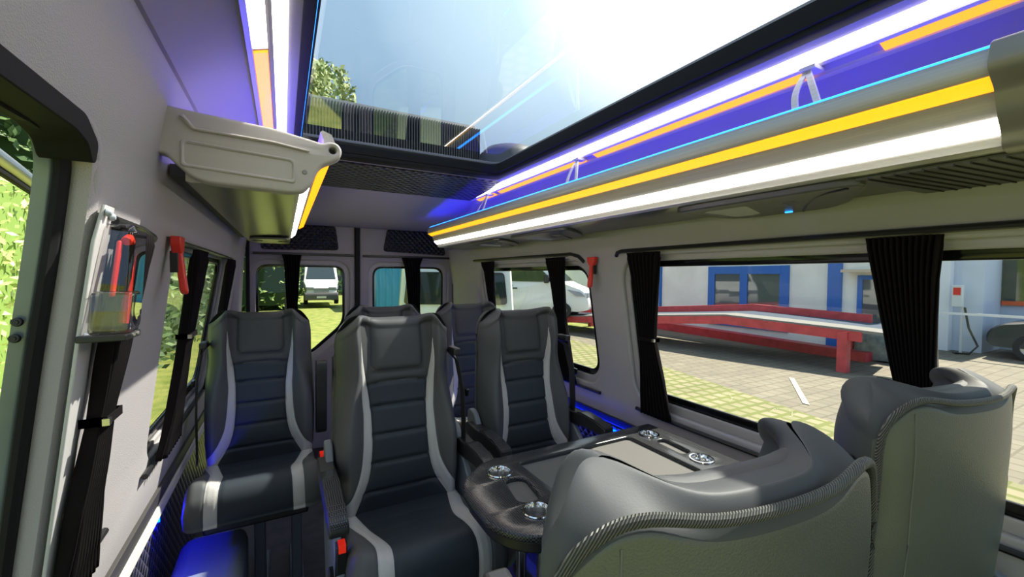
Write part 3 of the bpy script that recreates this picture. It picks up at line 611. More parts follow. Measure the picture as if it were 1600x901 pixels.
# ================================================================== seats
WT = [(0, .226), (.15, .232), (.35, .233), (.55, .228), (.68, .219), (.80, .221), (.93, .222), (1, .214)]
SO = [(0, 1.0), (.04, .97), (.08, .86), (.14, .73), (.22, .63), (.35, .585), (.5, .59), (.62, .665), (.69, .715), (.76, .725), (.82, .705), (.86, .68), (1, .68)]
SI = [(0, .80), (.04, .70), (.08, .62), (.14, .53), (.22, .475), (.35, .445), (.5, .46), (.62, .52), (.68, .58), (.76, .64), (.82, .665), (.86, .679), (1, .679)]
YF = [(0, .0), (.15, -.012), (.35, .0), (.6, .045), (.75, .060), (.9, .082), (1, .105)]
YB = [(0, .135), (.3, .145), (.6, .165), (.85, .172), (1, .168)]
AMP = [(0, .050), (.35, .055), (.55, .045), (.68, .045), (.85, .075), (1, .075)]
Z0, ZJ, ZT = .50, .557, 1.25
def smt(tab, x, h=.035): return (lerp_t(tab, x-h)+lerp_t(tab, x)*2+lerp_t(tab, x+h))/4
def bk_point(f, z, front, phi=None):
    af = abs(f); u = (z-ZJ)/(ZT-ZJ); w = smt(WT, u)
    yf = smt(YF, u)-smt(AMP, u)*sstep(.50, .86, af)
    # puffy bulges of the pads between the seams
    yf -= .010*max(0, 1-(f/smt(SI, u))**2)*0.6
    yb = smt(YB, u)-.045*f*f
    ym = yf*.14+yb*.86
    e_ = 1 if af < .80 else math.sqrt(max(0, 1-((af-.80)/.20)**2))
    y = (ym+(yf-ym)*e_) if front else (ym+(yb-ym)*e_)
    k_ = max(0, ym-y)/.15*sstep(.35, .85, af)
    return f*w*(1-.20*k_*sstep(.35, .75, u)), y, ym
def grooves(f, u):
    g = 0; af = abs(f)
    if af < smt(SI, u)+.02:
        for gz in (.645, .53, .385, .24, .09):
            d = u-gz-(.012*(1-(f/.5)**2) if gz == .645 else -.010*f*f); g += math.exp(-(d/.009)**2)*.010
    if u < .85:
        for tab in (SO, SI):
            d = (af-smt(tab, u))*.23; g += math.exp(-(d/.004)**2)*.006
    elif u < 1.2:
        d = (af-.68)*.23; g += math.exp(-(d/.004)**2)*.005
    if u > .70: g += math.exp(-(((af-.475)*.22)/.005)**2)*.006*sstep(.70, .73, u)
    if af < .47: g += math.exp(-((u-.705)/.009)**2)*.006
    return g
def bk_full(f, kind, val, front, gr=True):
    z = val if kind == 'z' else ZT-.035; u = (z-ZJ)/(ZT-ZJ)
    af = abs(f); lobe = math.exp(-((af-.66)/.20)**2); corner = .050*max(0, (af-.74)/.26)**2
    zt_ = ZT+.018*lobe-corner; k_ = (z-Z0)/(ZT-.035-Z0); zz = z+(zt_-ZT)*sstep(.80, 1, k_)
    x, y, ym = bk_point(f, z, front)
    if front and gr: y += grooves(f, u)
    if kind == 'p':
        c_, s_ = math.cos(val), math.sin(val); ymt = ym-(.008+.060*lobe)*s_; y = ymt+(y-ym)*c_; zz += .035*s_; x *= 1-.01*(1-c_)
    return x, y, zz
def make_backrest(t):
    rows = [('z', z) for z in [Z0+(ZT-.035-Z0)*k/110 for k in range(111)]]+[('p', math.radians(90*k/9)) for k in range(1, 10)]
    segs = [(0, 12), (1, 6), (2, 30), (3, 6), (4, 12)]
    def cols(u):
        so, si = smt(SO, u), smt(SI, u); so = max(so, si+.001); B = [-1, -so, -si, si, so, 1]; r_ = []
        for k, n_ in segs: 
            for j in range(n_): r_.append(B[k]+(B[k+1]-B[k])*j/n_)
        return r_+[1]
    zone = []
    for k, n_ in segs: zone += [k]*n_
    mb = MB()
    for front in (True, False):
        o = len(mb.v); nc = len(zone)+1
        for kind, val in rows:
            z = val if kind == 'z' else ZT-.035; u = (z-ZJ)/(ZT-ZJ)
            for f in cols(u): mb.v.append(bk_full(f, kind, val, front))
        nr = len(rows)
        for i in range(nr-1):
            u = ((rows[i][1] if rows[i][0] == 'z' else ZT)-ZJ)/(ZT-ZJ)
            for j in range(nc-1):
                mb.f.append((o+i*nc+j, o+i*nc+j+1, o+(i+1)*nc+j+1, o+(i+1)*nc+j))
                if front: mi = {0: 1, 4: 1, 1: 2, 3: 2, 2: 0 if u < .645+.012*0 else 3}[zone[j]]; mi = 1 if (mi == 2 and u > .858) else mi
                else: mi = 4
                if not front and i > nr-11: mi = 1
                mb.m.append(mi)
    return build('backrest', mb, [CENTER, SIDE, STRIPE, HEADP, SHELL], t, world=False, merge=.0004, sharp=80)
def make_headpad(t):
    mb = MB(); zb = ZJ+.715*(ZT-ZJ); path = [('z', zb+(ZT-.035-zb)*k/22) for k in range(23)]+[('p', math.radians(8.5*k)) for k in range(1, 9)]; n_ = len(path)
    for i, (kd, v) in enumerate(path):
        b_ = i/(n_-1); hw = .47
        if b_ < .14: hw *= 1-.16*((.14-b_)/.14)**2
        for k in range(29):
            a = -1+2*k/28; x, y, z = bk_full(a*hw, kd, v, True, False)
            e_ = max(abs(a)**8, max(0, 1-b_*9)**3 if b_ < .12 else 0, max(0, (b_-.9)*10)**3); d = .012*(1-e_)-.004
            ph = v if kd == 'p' else 0; mb.v.append((x, y-d*math.cos(ph), z+d*math.sin(ph)))
    for i in range(n_-1):
        for k in range(28): mb.f.append((i*29+k, i*29+k+1, (i+1)*29+k+1, (i+1)*29+k)); mb.m.append(0)
    return build('headrest', mb, HEADP, t, world=False, sharp=80)
def make_piping(t):
    P = []
    for s in (-1, 1):
        col = []
        for z in frange(.56, ZT-.06, 16):
            x, y, ym = bk_point(s*.985, z, False); col.append((x+s*.003, y+.004, z))
        if s == -1: P += col
        else: R_ = col[::-1]
    top = []
    for f in frange(-.955, .955, 36):
        x, y, ym = bk_point(f, ZT-.035, False); lobe = math.exp(-((abs(f)-.66)/.2)**2); c = .050*max(0, (abs(f)-.74)/.26)**2
        top.append((x, y+.001, ZT-.014-c+.010*lobe))
    P = P+top+R_
    # smooth
    P = [Vector(p) for p in P]
    for _ in range(3): P = [P[0]]+[(P[i-1]+P[i]*2+P[i+1])/4 for i in range(1, len(P)-1)]+[P[-1]]
    return build('piping', MB().tube(P, .0062, 10), PIPE, t, world=False)
PIPE = mat('twill_piping', (.05, .052, .05), .5)
n, l, b = nodes_of(PIPE)
tcn = n.new('ShaderNodeTexCoord'); mp = n.new('ShaderNodeMapping'); mp.inputs['Rotation'].default_value = (0, .6, .6); wv = n.new('ShaderNodeTexWave'); wv.inputs['Scale'].default_value = 130
rp = n.new('ShaderNodeValToRGB'); rp.color_ramp.elements[0].color = (.02, .02, .02, 1); rp.color_ramp.elements[1].color = (.18, .18, .155, 1)
l.new(tcn.outputs['Object'], mp.inputs[0]); l.new(mp.outputs[0], wv.inputs[0]); l.new(wv.outputs['Fac'], rp.inputs[0]); l.new(rp.outputs[0], b.inputs['Base Color'])
bp = n.new('ShaderNodeBump'); bp.inputs['Distance'].default_value = .002; l.new(wv.outputs['Fac'], bp.inputs['Height']); l.new(bp.outputs[0], b.inputs['Normal'])
CPATH = [(.03, .540), (0, .548), (-.06, .553), (-.12, .560), (-.18, .572), (-.25, .594), (-.32, .618), (-.37, .630), (-.405, .628), (-.430, .612), (-.446, .582), (-.448, .535), (-.440, .492), (-.415, .468), (-.20, .45), (.03, .44)]
def cp_at(s):
    x = s*(len(CPATH)-1); i = min(len(CPATH)-2, int(x)); t = x-i
    p0 = CPATH[max(0, i-1)]; p1 = CPATH[i]; p2 = CPATH[i+1]; p3 = CPATH[min(len(CPATH)-1, i+2)]
    return [.5*((2*p1[c])+(-p0[c]+p2[c])*t+(2*p0[c]-5*p1[c]+4*p2[c]-p3[c])*t*t+(-p0[c]+3*p1[c]-3*p2[c]+p3[c])*t**3) for c in (0, 1)]
CSO = [(0, 1.0), (.10, .97), (.20, .86), (.32, .74), (.45, .68), (.6, .70), (.8, .72), (1, .72)]
CSI = [(0, .84), (.10, .76), (.20, .66), (.32, .55), (.45, .50), (.6, .52), (.8, .54), (1, .54)]
def make_cushion(t):
    segs = [(0, 14), (1, 6), (2, 24), (3, 6), (4, 14)]; S = frange(0, 1, 90); mb = MB(); zone = []
    for k, n_ in segs: zone += [k]*n_
    nc = len(zone)+1
    for s in S:
        so, si = smt(CSO, s), smt(CSI, s); B = [-1, -so, -si, si, so, 1]; fs = []
        for k, n_ in segs: fs += [B[k]+(B[k+1]-B[k])*j/n_ for j in range(n_)]
        fs.append(1); y, z = cp_at(s)
        for f in fs:
            af = abs(f); hw = .228+.012*sstep(.1, .5, s)
            e_ = 0 if af < .84 else 1-math.sqrt(max(0, 1-((af-.84)/.16)**2))
            top = 1-sstep(.50, .62, s)
            zz = z+.016*sstep(.5, .80, af)*top; yy = y
            for tab in (CSO, CSI):
                g = math.exp(-(((af-smt(tab, s))*.23)/.004)**2)*.005
                if s < .58: zz -= g
                elif s < .82: yy += g
            if af < si:
                for gs, am in ((.17, .003), (.27, .003), (.36, .003)): zz -= am*math.exp(-((s-gs-.018*(f/.5)**2)/.010)**2)
            cy, cz = -.20, .50
            yy = yy+(cy-yy)*e_*.12*(1 if s > .5 else .2); zz = zz+(cz-zz)*e_*.62
            mb.v.append((f*hw*(1), yy, zz))
    for i in range(len(S)-1):
        for j in range(nc-1):
            mb.f.append((i*nc+j, i*nc+j+1, (i+1)*nc+j+1, (i+1)*nc+j)); mb.m.append({0: 1, 4: 1, 1: 2, 3: 2, 2: 0}[zone[j]])
    return build('cushion', mb, [CENTER, SIDE, STRIPE], t, world=False, sharp=80)
def make_seat():
    t = thing('passenger_seat', 'x', 'seat')
    make_backrest(t); make_headpad(t); make_piping(t); make_cushion(t)
    seam = MB().tube([(.165, bk_point(.165/smt(WT, (z-ZJ)/(ZT-ZJ)), z, False)[1]+.0005, z) for z in frange(.52, ZT-.03, 20)], .0014, 6); build('back_seam', seam, mat('seam_thread', (.16, .165, .14), .7), t, world=False)
    fr = MB().box((-.19, -.34, .40), (.19, .08, .455)); build('seat_frame', fr, BLACK, t, world=False, bevel=.01)
    for sx in (.0, .145):
        lg = MB().box((sx-.022, -.22, .04), (sx+.022, -.14, .45)); lg.box((sx-.03, -.34, .0), (sx+.03, .08, .04)); build('leg', lg, mat('leg_metal', (.09, .10, .12), .45, .3), t, world=False, bevel=.006)
    return t
def side_kit(t, sx, shroud, belt):
    if shroud:
        poly = roundpoly([(.13, .80), (.06, .80), (.0, .72), (-.10, .62), (-.26, .575), (-.35, .50), (-.36, .40), (-.26, .26), (-.10, .22), (.06, .26), (.14, .45)], .03, 4)
        build('side_panel', MB().prism(poly, .236, .262, lambda a, b_, d: (sx*d, a, b_)), SEATPL, t, world=False, bevel=.006)
        if sx < 0: build('recline_lever', MB().prism(roundpoly([(-.20, .52), (-.26, .50), (-.24, .38), (-.20, .38)], .012, 3), .262, .275, lambda a, b_, d: (-d, a, b_)), BLACK, t, world=False, bevel=.003)
    if not belt: return
    mxb = lambda q: [(p[0]*sx, p[1], p[2]) for p in q]
    # belt: guide, webbing, tongue
    bel = MB(); P = [(p[0]*sx, p[1], p[2]) for p in [(.205, .10, 1.12), (.236, .03, 1.07), (.250, .0, .95), (.254, -.005, .80), (.256, .02, .56)]]
    for A, B in zip(P, P[1:]):
        A = Vector(A); B = Vector(B); n_ = Vector((.0015, 0, 0)); w_ = Vector((0, .022, 0)); bel.hexa([A-w_-n_, A-w_+n_, A+w_+n_, A+w_-n_, B-w_-n_, B-w_+n_, B+w_+n_, B+w_-n_])
    o = build('seat_belt', bel, STRAP, t, world=False)
    build('belt_guide', MB().box((min(.212*sx, .242*sx), .0, 1.095), (max(.212*sx, .242*sx), .08, 1.125)), BLACK, o, world=False, bevel=.006)
    build('belt_tongue', MB().prism(roundpoly([(-.028, .0), (.028, .0), (.02, -.03), (-.02, -.03)], .006, 3), .256, .266, lambda a, b_, d: (sx*d, a-.003, b_+.96)), GLOSSBLK, o, world=False, bevel=.002)
    bk = MB().hexa(mxb([(-.262, -.29, .50), (-.232, -.29, .50), (-.232, -.255, .50), (-.262, -.255, .50), (-.262, -.315, .635), (-.232, -.315, .635), (-.232, -.275, .635), (-.262, -.275, .635)])); o = build('buckle', bk, BLACK, t, world=False, bevel=.004)
    build('buckle_button', MB().hexa(mxb([(-.257, -.319, .618), (-.237, -.319, .618), (-.237, -.29, .632), (-.257, -.29, .632), (-.257, -.316, .641), (-.237, -.316, .641), (-.237, -.282, .640), (-.257, -.282, .640)])), REDB, o, world=False, bevel=.001)
def _unused(): pass
def armrest(seat, sx, up=False, fr=-.385):
    q = lambda p: [(max(a, a+(fr+.385)*(1 if a < -.25 else .5 if a < -.1 else 0)), b_) for a, b_ in p]
    if not up:
        mb = MB().prism(roundpoly(q([(-.035, .748), (.09, .752), (.10, .70), (.0, .685), (-.18, .700), (-.38, .698), (-.385, .735), (-.30, .752), (-.15, .758)]), .02, 4), -.026, .026, lambda a, b_, d: (sx*.262+d, a, b_))
        o = build('armrest', mb, PAD, seat, world=False, bevel=.008)
        mb = MB().prism(roundpoly(q([(-.385, .728), (-.378, .742), (-.30, .757), (-.15, .763), (-.06, .757), (-.06, .750), (-.15, .754), (-.30, .748), (-.375, .730)]), .003, 2), -.024, .024, lambda a, b_, d: (sx*.262+d, a, b_)); build('carbon_cover', mb, CARB, o, world=False, bevel=.002)
    else:
        mb = MB().prism(roundpoly([(.02, .62), (.0, .74), (-.005, .95), (.0, 1.00), (.05, 1.00), (.06, .90), (.075, .70), (.085, .60)], .02, 4), -.026, .026, lambda a, b_, d: (sx*.268+d, a, b_))
        o = build('armrest', mb, PAD, seat, world=False, bevel=.012); o['label'] = 'folded-up armrest'
    return o
seatP = make_seat(); SG = 'grey and black leather passenger seats'
SEATS = [
    ((.39, 1.58, FLOOR), 0, 'grey and black leather seat in the middle of the cabin, its cushion nearest the camera', ('d', 'd')),
    ((-.10, 2.34, FLOOR-.022), 0, 'dark leather rear-row seat against the left wall with blue light on its cushion side', ('n', 'u')),
    ((1.02, 1.68, FLOOR), 0, 'grey and black leather seat behind the table beside the right windows', ('d', 'd')),
    ((.52, 2.40, FLOOR-.018), 0, 'rear-row seat of which only the headrest shows above the middle seat', ('u', 'n')),
    ((1.07, 2.45, FLOOR-.018), 0, 'rear-row leather seat by the right wall, partly sunlit and behind the table-side seat', ('n', 'n')),
    ((.448, .388, FLOOR-.038), math.pi-math.radians(7), 'large olive-grey seat back turned to the camera in the foreground beside the table', ('n', 'n')),
    ((1.19, .42, FLOOR-.045), math.pi-math.radians(9), 'dark seat back turned to the camera at the right edge beside the wide window', ('n', 'd'))]
cp_ = []
for i, (loc, rz, lab, arms) in enumerate(SEATS):
    s = seatP if i == 0 else copy_tree(seatP); cp_.append(s); s.location = loc; s.rotation_euler = (0, 0, rz); s.scale = (1.06, 1, 1) if 'foreground' in lab else (1, 1, 1); s['label'] = lab; s['group'] = SG
for s, (loc, rz, lab, arms) in zip(cp_, SEATS):
    for sx, a in zip((-1, 1), arms):
        if a != 'n': armrest(s, sx, a == 'u', -.385 if (sx < 0 and 'middle' in lab) else -.27)
        side_kit(s, sx, a == 'd' or 'turned' in lab, sx == (-1 if 'left wall' in lab else 1))
# wheel-arch cover lit blue
wa = MB().box((-.385, 1.45, FLOOR), (-.145, 2.18, -1.11)); o = build('wheel_arch_cover', wa, mat('arch_leather', (.16, .19, .21), .5, bump=('noise', 200, .2)), bevel=.05, origin=(-.22, 2.0, FLOOR)); tag(o, 'rounded padded box on the floor below the left rear-row seat, lit blue', 'floor box')
# low blue light strips along both sides
for nm, a, b_, lab in (('left', (-.423, 1.985, -.935), (-.416, 1.991, -.905), 'small blue light on the quilted left wall beside the padded floor box'), ('right', (1.485, 1.55, -.80), (1.497, 3.3, -.79), 'blue light strip low on the right wall behind the seats')):
    o = build('blue_light_strip', MB().box(a, b_), LEDBS if nm == 'left' else LEDBL, origin=((a[0]+b_[0])/2, 2.6, a[2])); tag(o, lab, 'light strip')

# ================================================================== table
TZ = -.635
tb = thing('folding_table', 'black carbon-look table with four chrome cup holders between the seats', 'table', (.9, 1.05, FLOOR))
out_l = roundpoly([(.545, .825), (1.385, .845), (1.39, 1.285), (.60, 1.285), (.455, 1.17), (.455, .92)], [.12, .02, .02, .05, .10, .10], 8)
CUPS = [(.61, 1.185), (.60, .94), (1.29, 1.19), (1.28, .94)]
circ = lambda c, r, n_=28: [(c[0]+r*math.cos(2*math.pi*k/n_), c[1]+r*math.sin(2*math.pi*k/n_)) for k in range(n_)]
tray = [(.705, .88), (1.205, .88), (1.205, 1.215), (.70, 1.215)]
sl = roundpoly([(.575, .995), (.645, .985), (.665, 1.125), (.60, 1.135)], .03, 5); sr_ = roundpoly([(1.255, 1.0), (1.305, 1.0), (1.315, 1.135), (1.265, 1.135)], .022, 5)
plate('table_top', [out_l]+[circ(c, .0365) for c in CUPS]+[roundpoly(tray, .02), sl, sr_], .020, lambda a, b_, d: (a, b_, TZ-.020+d), CARB, tb, bevel=.006)
build('tray_inlay', MB().prism(roundpoly([(.66, .86), (1.225, .86), (1.225, 1.235), (.66, 1.235)], .02), TZ-.022, TZ-.013, lambda a, b_, d: (a, b_, d)), mat('tray_mat', (.095, .094, .09), .8, bump=('noise', 900, .3)), tb)
for p in (sl, sr_): build('recess', MB().prism([(a+(a-sum(q[0] for q in p)/len(p))*.15, b_+(b_-sum(q[1] for q in p)/len(p))*.06) for a, b_ in p], TZ-.024, TZ-.014, lambda a, b_, d: (a, b_, d)), MATS['tray_mat'], tb)
build('under_frame', MB().prism([(a*.97+.9*.03, b_*.95+1.055*.05) for a, b_ in out_l], TZ-.055, TZ-.022, lambda a, b_, d: (a, b_, d)), BLACK, tb, bevel=.006)
for c in CUPS:
    o = build('cup_holder', MB().lathe([(.0, -.05), (.030, -.05), (.034, -.045), (.034, .001), (.0355, .004), (.041, .004), (.0425, .001), (.041, -.002)], (c[0], c[1], TZ), 'z', 36), CHROME, tb)
for x, y in ((.56, .955), (.59, .90), (1.30, 1.2)): build('leg', MB().lathe([(.0135, 0), (.0135, -.79)] if x < 1 else [(.014, 0), (.014, -.76)], (x, y, TZ-.03), 'z', 20).lathe([(0, .012), (.05, .01), (.055, 0)], (x, y, FLOOR), 'z', 24), CHROME, tb)

# ================================================================== outside
mb = MB().box((-60, -40, GROUND-.1), (2.6, 120, GROUND)); tag(build('lawn', mb, GRASS, origin=(-5, 10, GROUND)), 'sunny green lawn around the van seen through the left and rear windows', 'grass', kind='structure')
mb = MB().box((2.6, -40, GROUND-.1), (60, 12.2, GROUND)); o = build('paved_yard', mb, PAVE, origin=(9, 4, GROUND)); struct(o)
mb = MB().box((2.6, 12.2, GROUND-.1), (60, 120, GROUND)); o = build('yard_verge', mb, GRASS, origin=(9, 16, GROUND)); struct(o)
mb = MB().add([(2.0, -4, GROUND+.006), (5.2, -4, GROUND+.006), (7.6, 7.2, GROUND+.006), (8.2, 12.4, GROUND+.006), (2.0, 12.4, GROUND+.006)], [(0, 1, 2, 3, 4)]); struct(build('turf_paver_strip', mb, TURFPAVE))
mb = MB().box((7.15, 3.4, GROUND+.004), (8.75, 3.52, GROUND+.012)); 
mb = MB().add([(7.25, 3.43, GROUND+.012), (7.25, 3.53, GROUND+.012), (8.9, 4.60, GROUND+.012), (8.9, 4.50, GROUND+.012)], [(0, 3, 2, 1)]); o = build('parking_line', mb, mat('line_paint', (.40, .37, .29), .8)); tag(o, 'pale painted parking line on the paved yard', 'road marking')
# ---- workshop with blue frames
BX = 14.3
wk = thing('workshop_building', 'cream workshop with blue window frames across the paved yard', 'building', (BX, 7, GROUND))
build('wall', MB().box((BX, 4.75, GROUND), (BX+1.9, 20, 1.25)), CREAM, wk)
build('roof', MB().box((BX-.5, 4.6, 1.25), (BX+2.0, 20.4, 1.5)), mat('roof_edge', (.3, .32, .36), .6), wk)
def frame_panel(y0, y1, z0, z1, fr, mull=(), parent=wk, glassm=CARGLASS, fm=BLUEP):
    mb = MB(); x = BX-.06
    for a in ((y0, y0+fr), (y1-fr, y1))+tuple((m-fr/2, m+fr/2) for m in mull): mb.box((x, a[0], z0), (BX+.01, a[1], z1))
    mb.box((x-.01, y0+fr*.9, z1-fr), (BX, y1-fr*.9, z1-.004)); mb.box((x-.01, y0+fr*.9, z0+.004), (BX, y1-fr*.9, z0+fr)); o = build('window_frame', mb, fm, parent)
    build('pane', MB().box((x+.03, y0+fr, z0+fr), (x+.035, y1-fr, z1-fr)), glassm, o)
frame_panel(7.45, 10.35, -1.75, .42, .28, (8.95,), glassm=mat('office_glass', (.10, .12, .12), .04, spec=.9))
frame_panel(4.95, 5.62, GROUND+.05, .10, .12, (), glassm=MATS['office_glass'])
for y0, y1 in ((6.0, 6.35), (13.3, 13.65), (12.6, 12.7)): build('blue_pilaster', MB().box((BX-.08, y0, GROUND), (BX+.01, y1, 1.2)), BLUEP, wk)
build('door_canopy', MB().box((BX-.5, 4.9, .18), (BX, 5.85, .26)), mat('canopy_wood', (.55, .45, .32), .7), wk)
# ---- annex to the right
ax = thing('office_annex', 'pale grey annex behind the charging post at the right edge', 'building', (17, 4, GROUND))
build('wall', MB().box((16.63, 3.72, GROUND), (20, 6.4, 1.0)), GREYW, ax)
build('wall', MB().box((16.32, 4.3, GROUND), (16.62, 6.5, 1.0)), mat('cladding_pale', (.85, .86, .87), .7), ax)
o = build('window_frame', MB().box((18.1, 3.0, -.72), (18.2, 3.70, -.60)), mat('orange_sill', (.75, .13, .03), .5), ax); build('pane', MB().box((18.12, 3.0, -.6), (18.2, 3.7, .7)), CARGLASS, o)
build('wall', MB().box((18.2, 2.7, GROUND), (20, 3.72, .8)), GREYW, ax)
chg = thing('charging_post', 'white and red charging box with cable on the annex wall', 'charging post', (16.2, 4.05, GROUND))
build('box', MB().box((16.15, 4.0, -.75), (16.29, 4.22, -.15)), mat('charger_white', (.7, .72, .68), .4), chg, bevel=.02)
build('panel', MB().box((16.13, 4.04, -.42), (16.16, 4.18, -.22)), RED, chg)
build('pole', MB().tube([(16.22, 4.02, GROUND), (16.22, 4.02, -.7)], .03), mat('pole_white', (.7, .7, .68), .5), chg)
build('cable', MB().tube([(16.15, 3.95, -.75), (16.1, 3.85, -1.3), (16.0, 3.65, -1.75), (15.8, 3.75, -1.95), (15.8, 4.0, -1.97), (16.0, 4.1, -1.97)], .025), BLACK, chg)
bb = build('barrier_bar', MB().box((15.6, 2.2, -.93), (15.66, 4.5, -.87)), PAINTW, origin=(15.6, 3.4, -.9)); 
bb.location.z = -.9; tag(bb, 'thin white barrier bar in front of the charging box', 'barrier')
bpst = build('post', MB().box((15.6, 2.2, GROUND), (15.66, 2.26, -.93)), PAINTW, bb)
# ---- red loading ramp
rp_ = thing('loading_ramp', 'long red steel vehicle ramp with pale deck across the yard', 'ramp', (10, 7, GROUND))
A0, A1 = Vector((10.47, 4.4)), Vector((9.0, 11.5)); dirr = (A1-A0).normalized(); nr_ = Vector((-dirr.y, dirr.x)) 
if nr_.x < 0: nr_ = -nr_
def RP_(s, o_, z): p = A0+dirr*s+nr_*o_; return (p.x, p.y, z)
RZ = [(-.9, -1.14), (.0, -1.08), (2.4, -.975), (8.5, -1.48), (13, -1.60)]
def beam(o0, o1, dz0, dz1, s0, s1, nm, m, mi=14):
    mb = MB(); S = sorted(set(frange(s0, s1, mi)+[2.4])); P = []
    for s in S:
        z = lerp_t(RZ, s); P.append([RP_(s, o0, z+dz0), RP_(s, o1, z+dz0), RP_(s, o1, z+dz1), RP_(s, o0, z+dz1)])
    for a, c in zip(P, P[1:]): mb.add(a+c, [(0, 4, 5, 1), (1, 5, 6, 2), (2, 6, 7, 3), (3, 7, 4, 0)])
    mb.add(P[0], [(0, 1, 2, 3)]); mb.add(P[-1], [(0, 3, 2, 1)]); return build(nm, mb, m, rp_, merge=.001)
beam(0, .10, -.22, -.01, -.35, 13, 'side_beam', REDP); beam(2.0, 2.1, -.08, .22, -.2, 13, 'side_beam', REDP)
beam(.02, .8, -.03, .03, -1.0, 13, 'deck', mat('deck_pale', (.21, .205, .19), .9, spec=.1)); beam(.8, 2.02, -.03, .03, -.6, 13, 'deck', mat('deck_blue_grey', (.07, .09, .12), .9, spec=.1))
for s, o_ in ((-.05, .05), (.25, 2.3), (8.2, .1), (8.5, 2.2)): 
    x, y, _ = RP_(s, o_, 0); build('leg', MB().box((x-.09, y-.09, GROUND), (x+.09, y+.09, lerp_t(RZ, s)-.05)), REDP, rp_)
x, y, _ = RP_(1.3, 2.2, 0); build('bracket', MB().box((x-.2, y-.2, lerp_t(RZ, 1.3)-.45), (x+.2, y+.2, lerp_t(RZ, 1.3)-.1)), REDP, rp_)
cb = build('red_ground_beam', MB().add([(12.9, 14.0, GROUND), (12.2, 4.6, GROUND), (12.6, 4.6, GROUND), (13.3, 14, GROUND), (12.9, 14.0, GROUND+.30), (12.2, 4.6, GROUND+.22), (12.6, 4.6, GROUND+.22), (13.3, 14, GROUND+.30)], [(0, 1, 2, 3), (4, 7, 6, 5), (0, 4, 5, 1), (1, 5, 6, 2), (2, 6, 7, 3), (3, 7, 4, 0)]), REDP, origin=(12.7, 9, GROUND)); tag(cb, 'red steel beam lying on the ground before the workshop wall', 'beam')
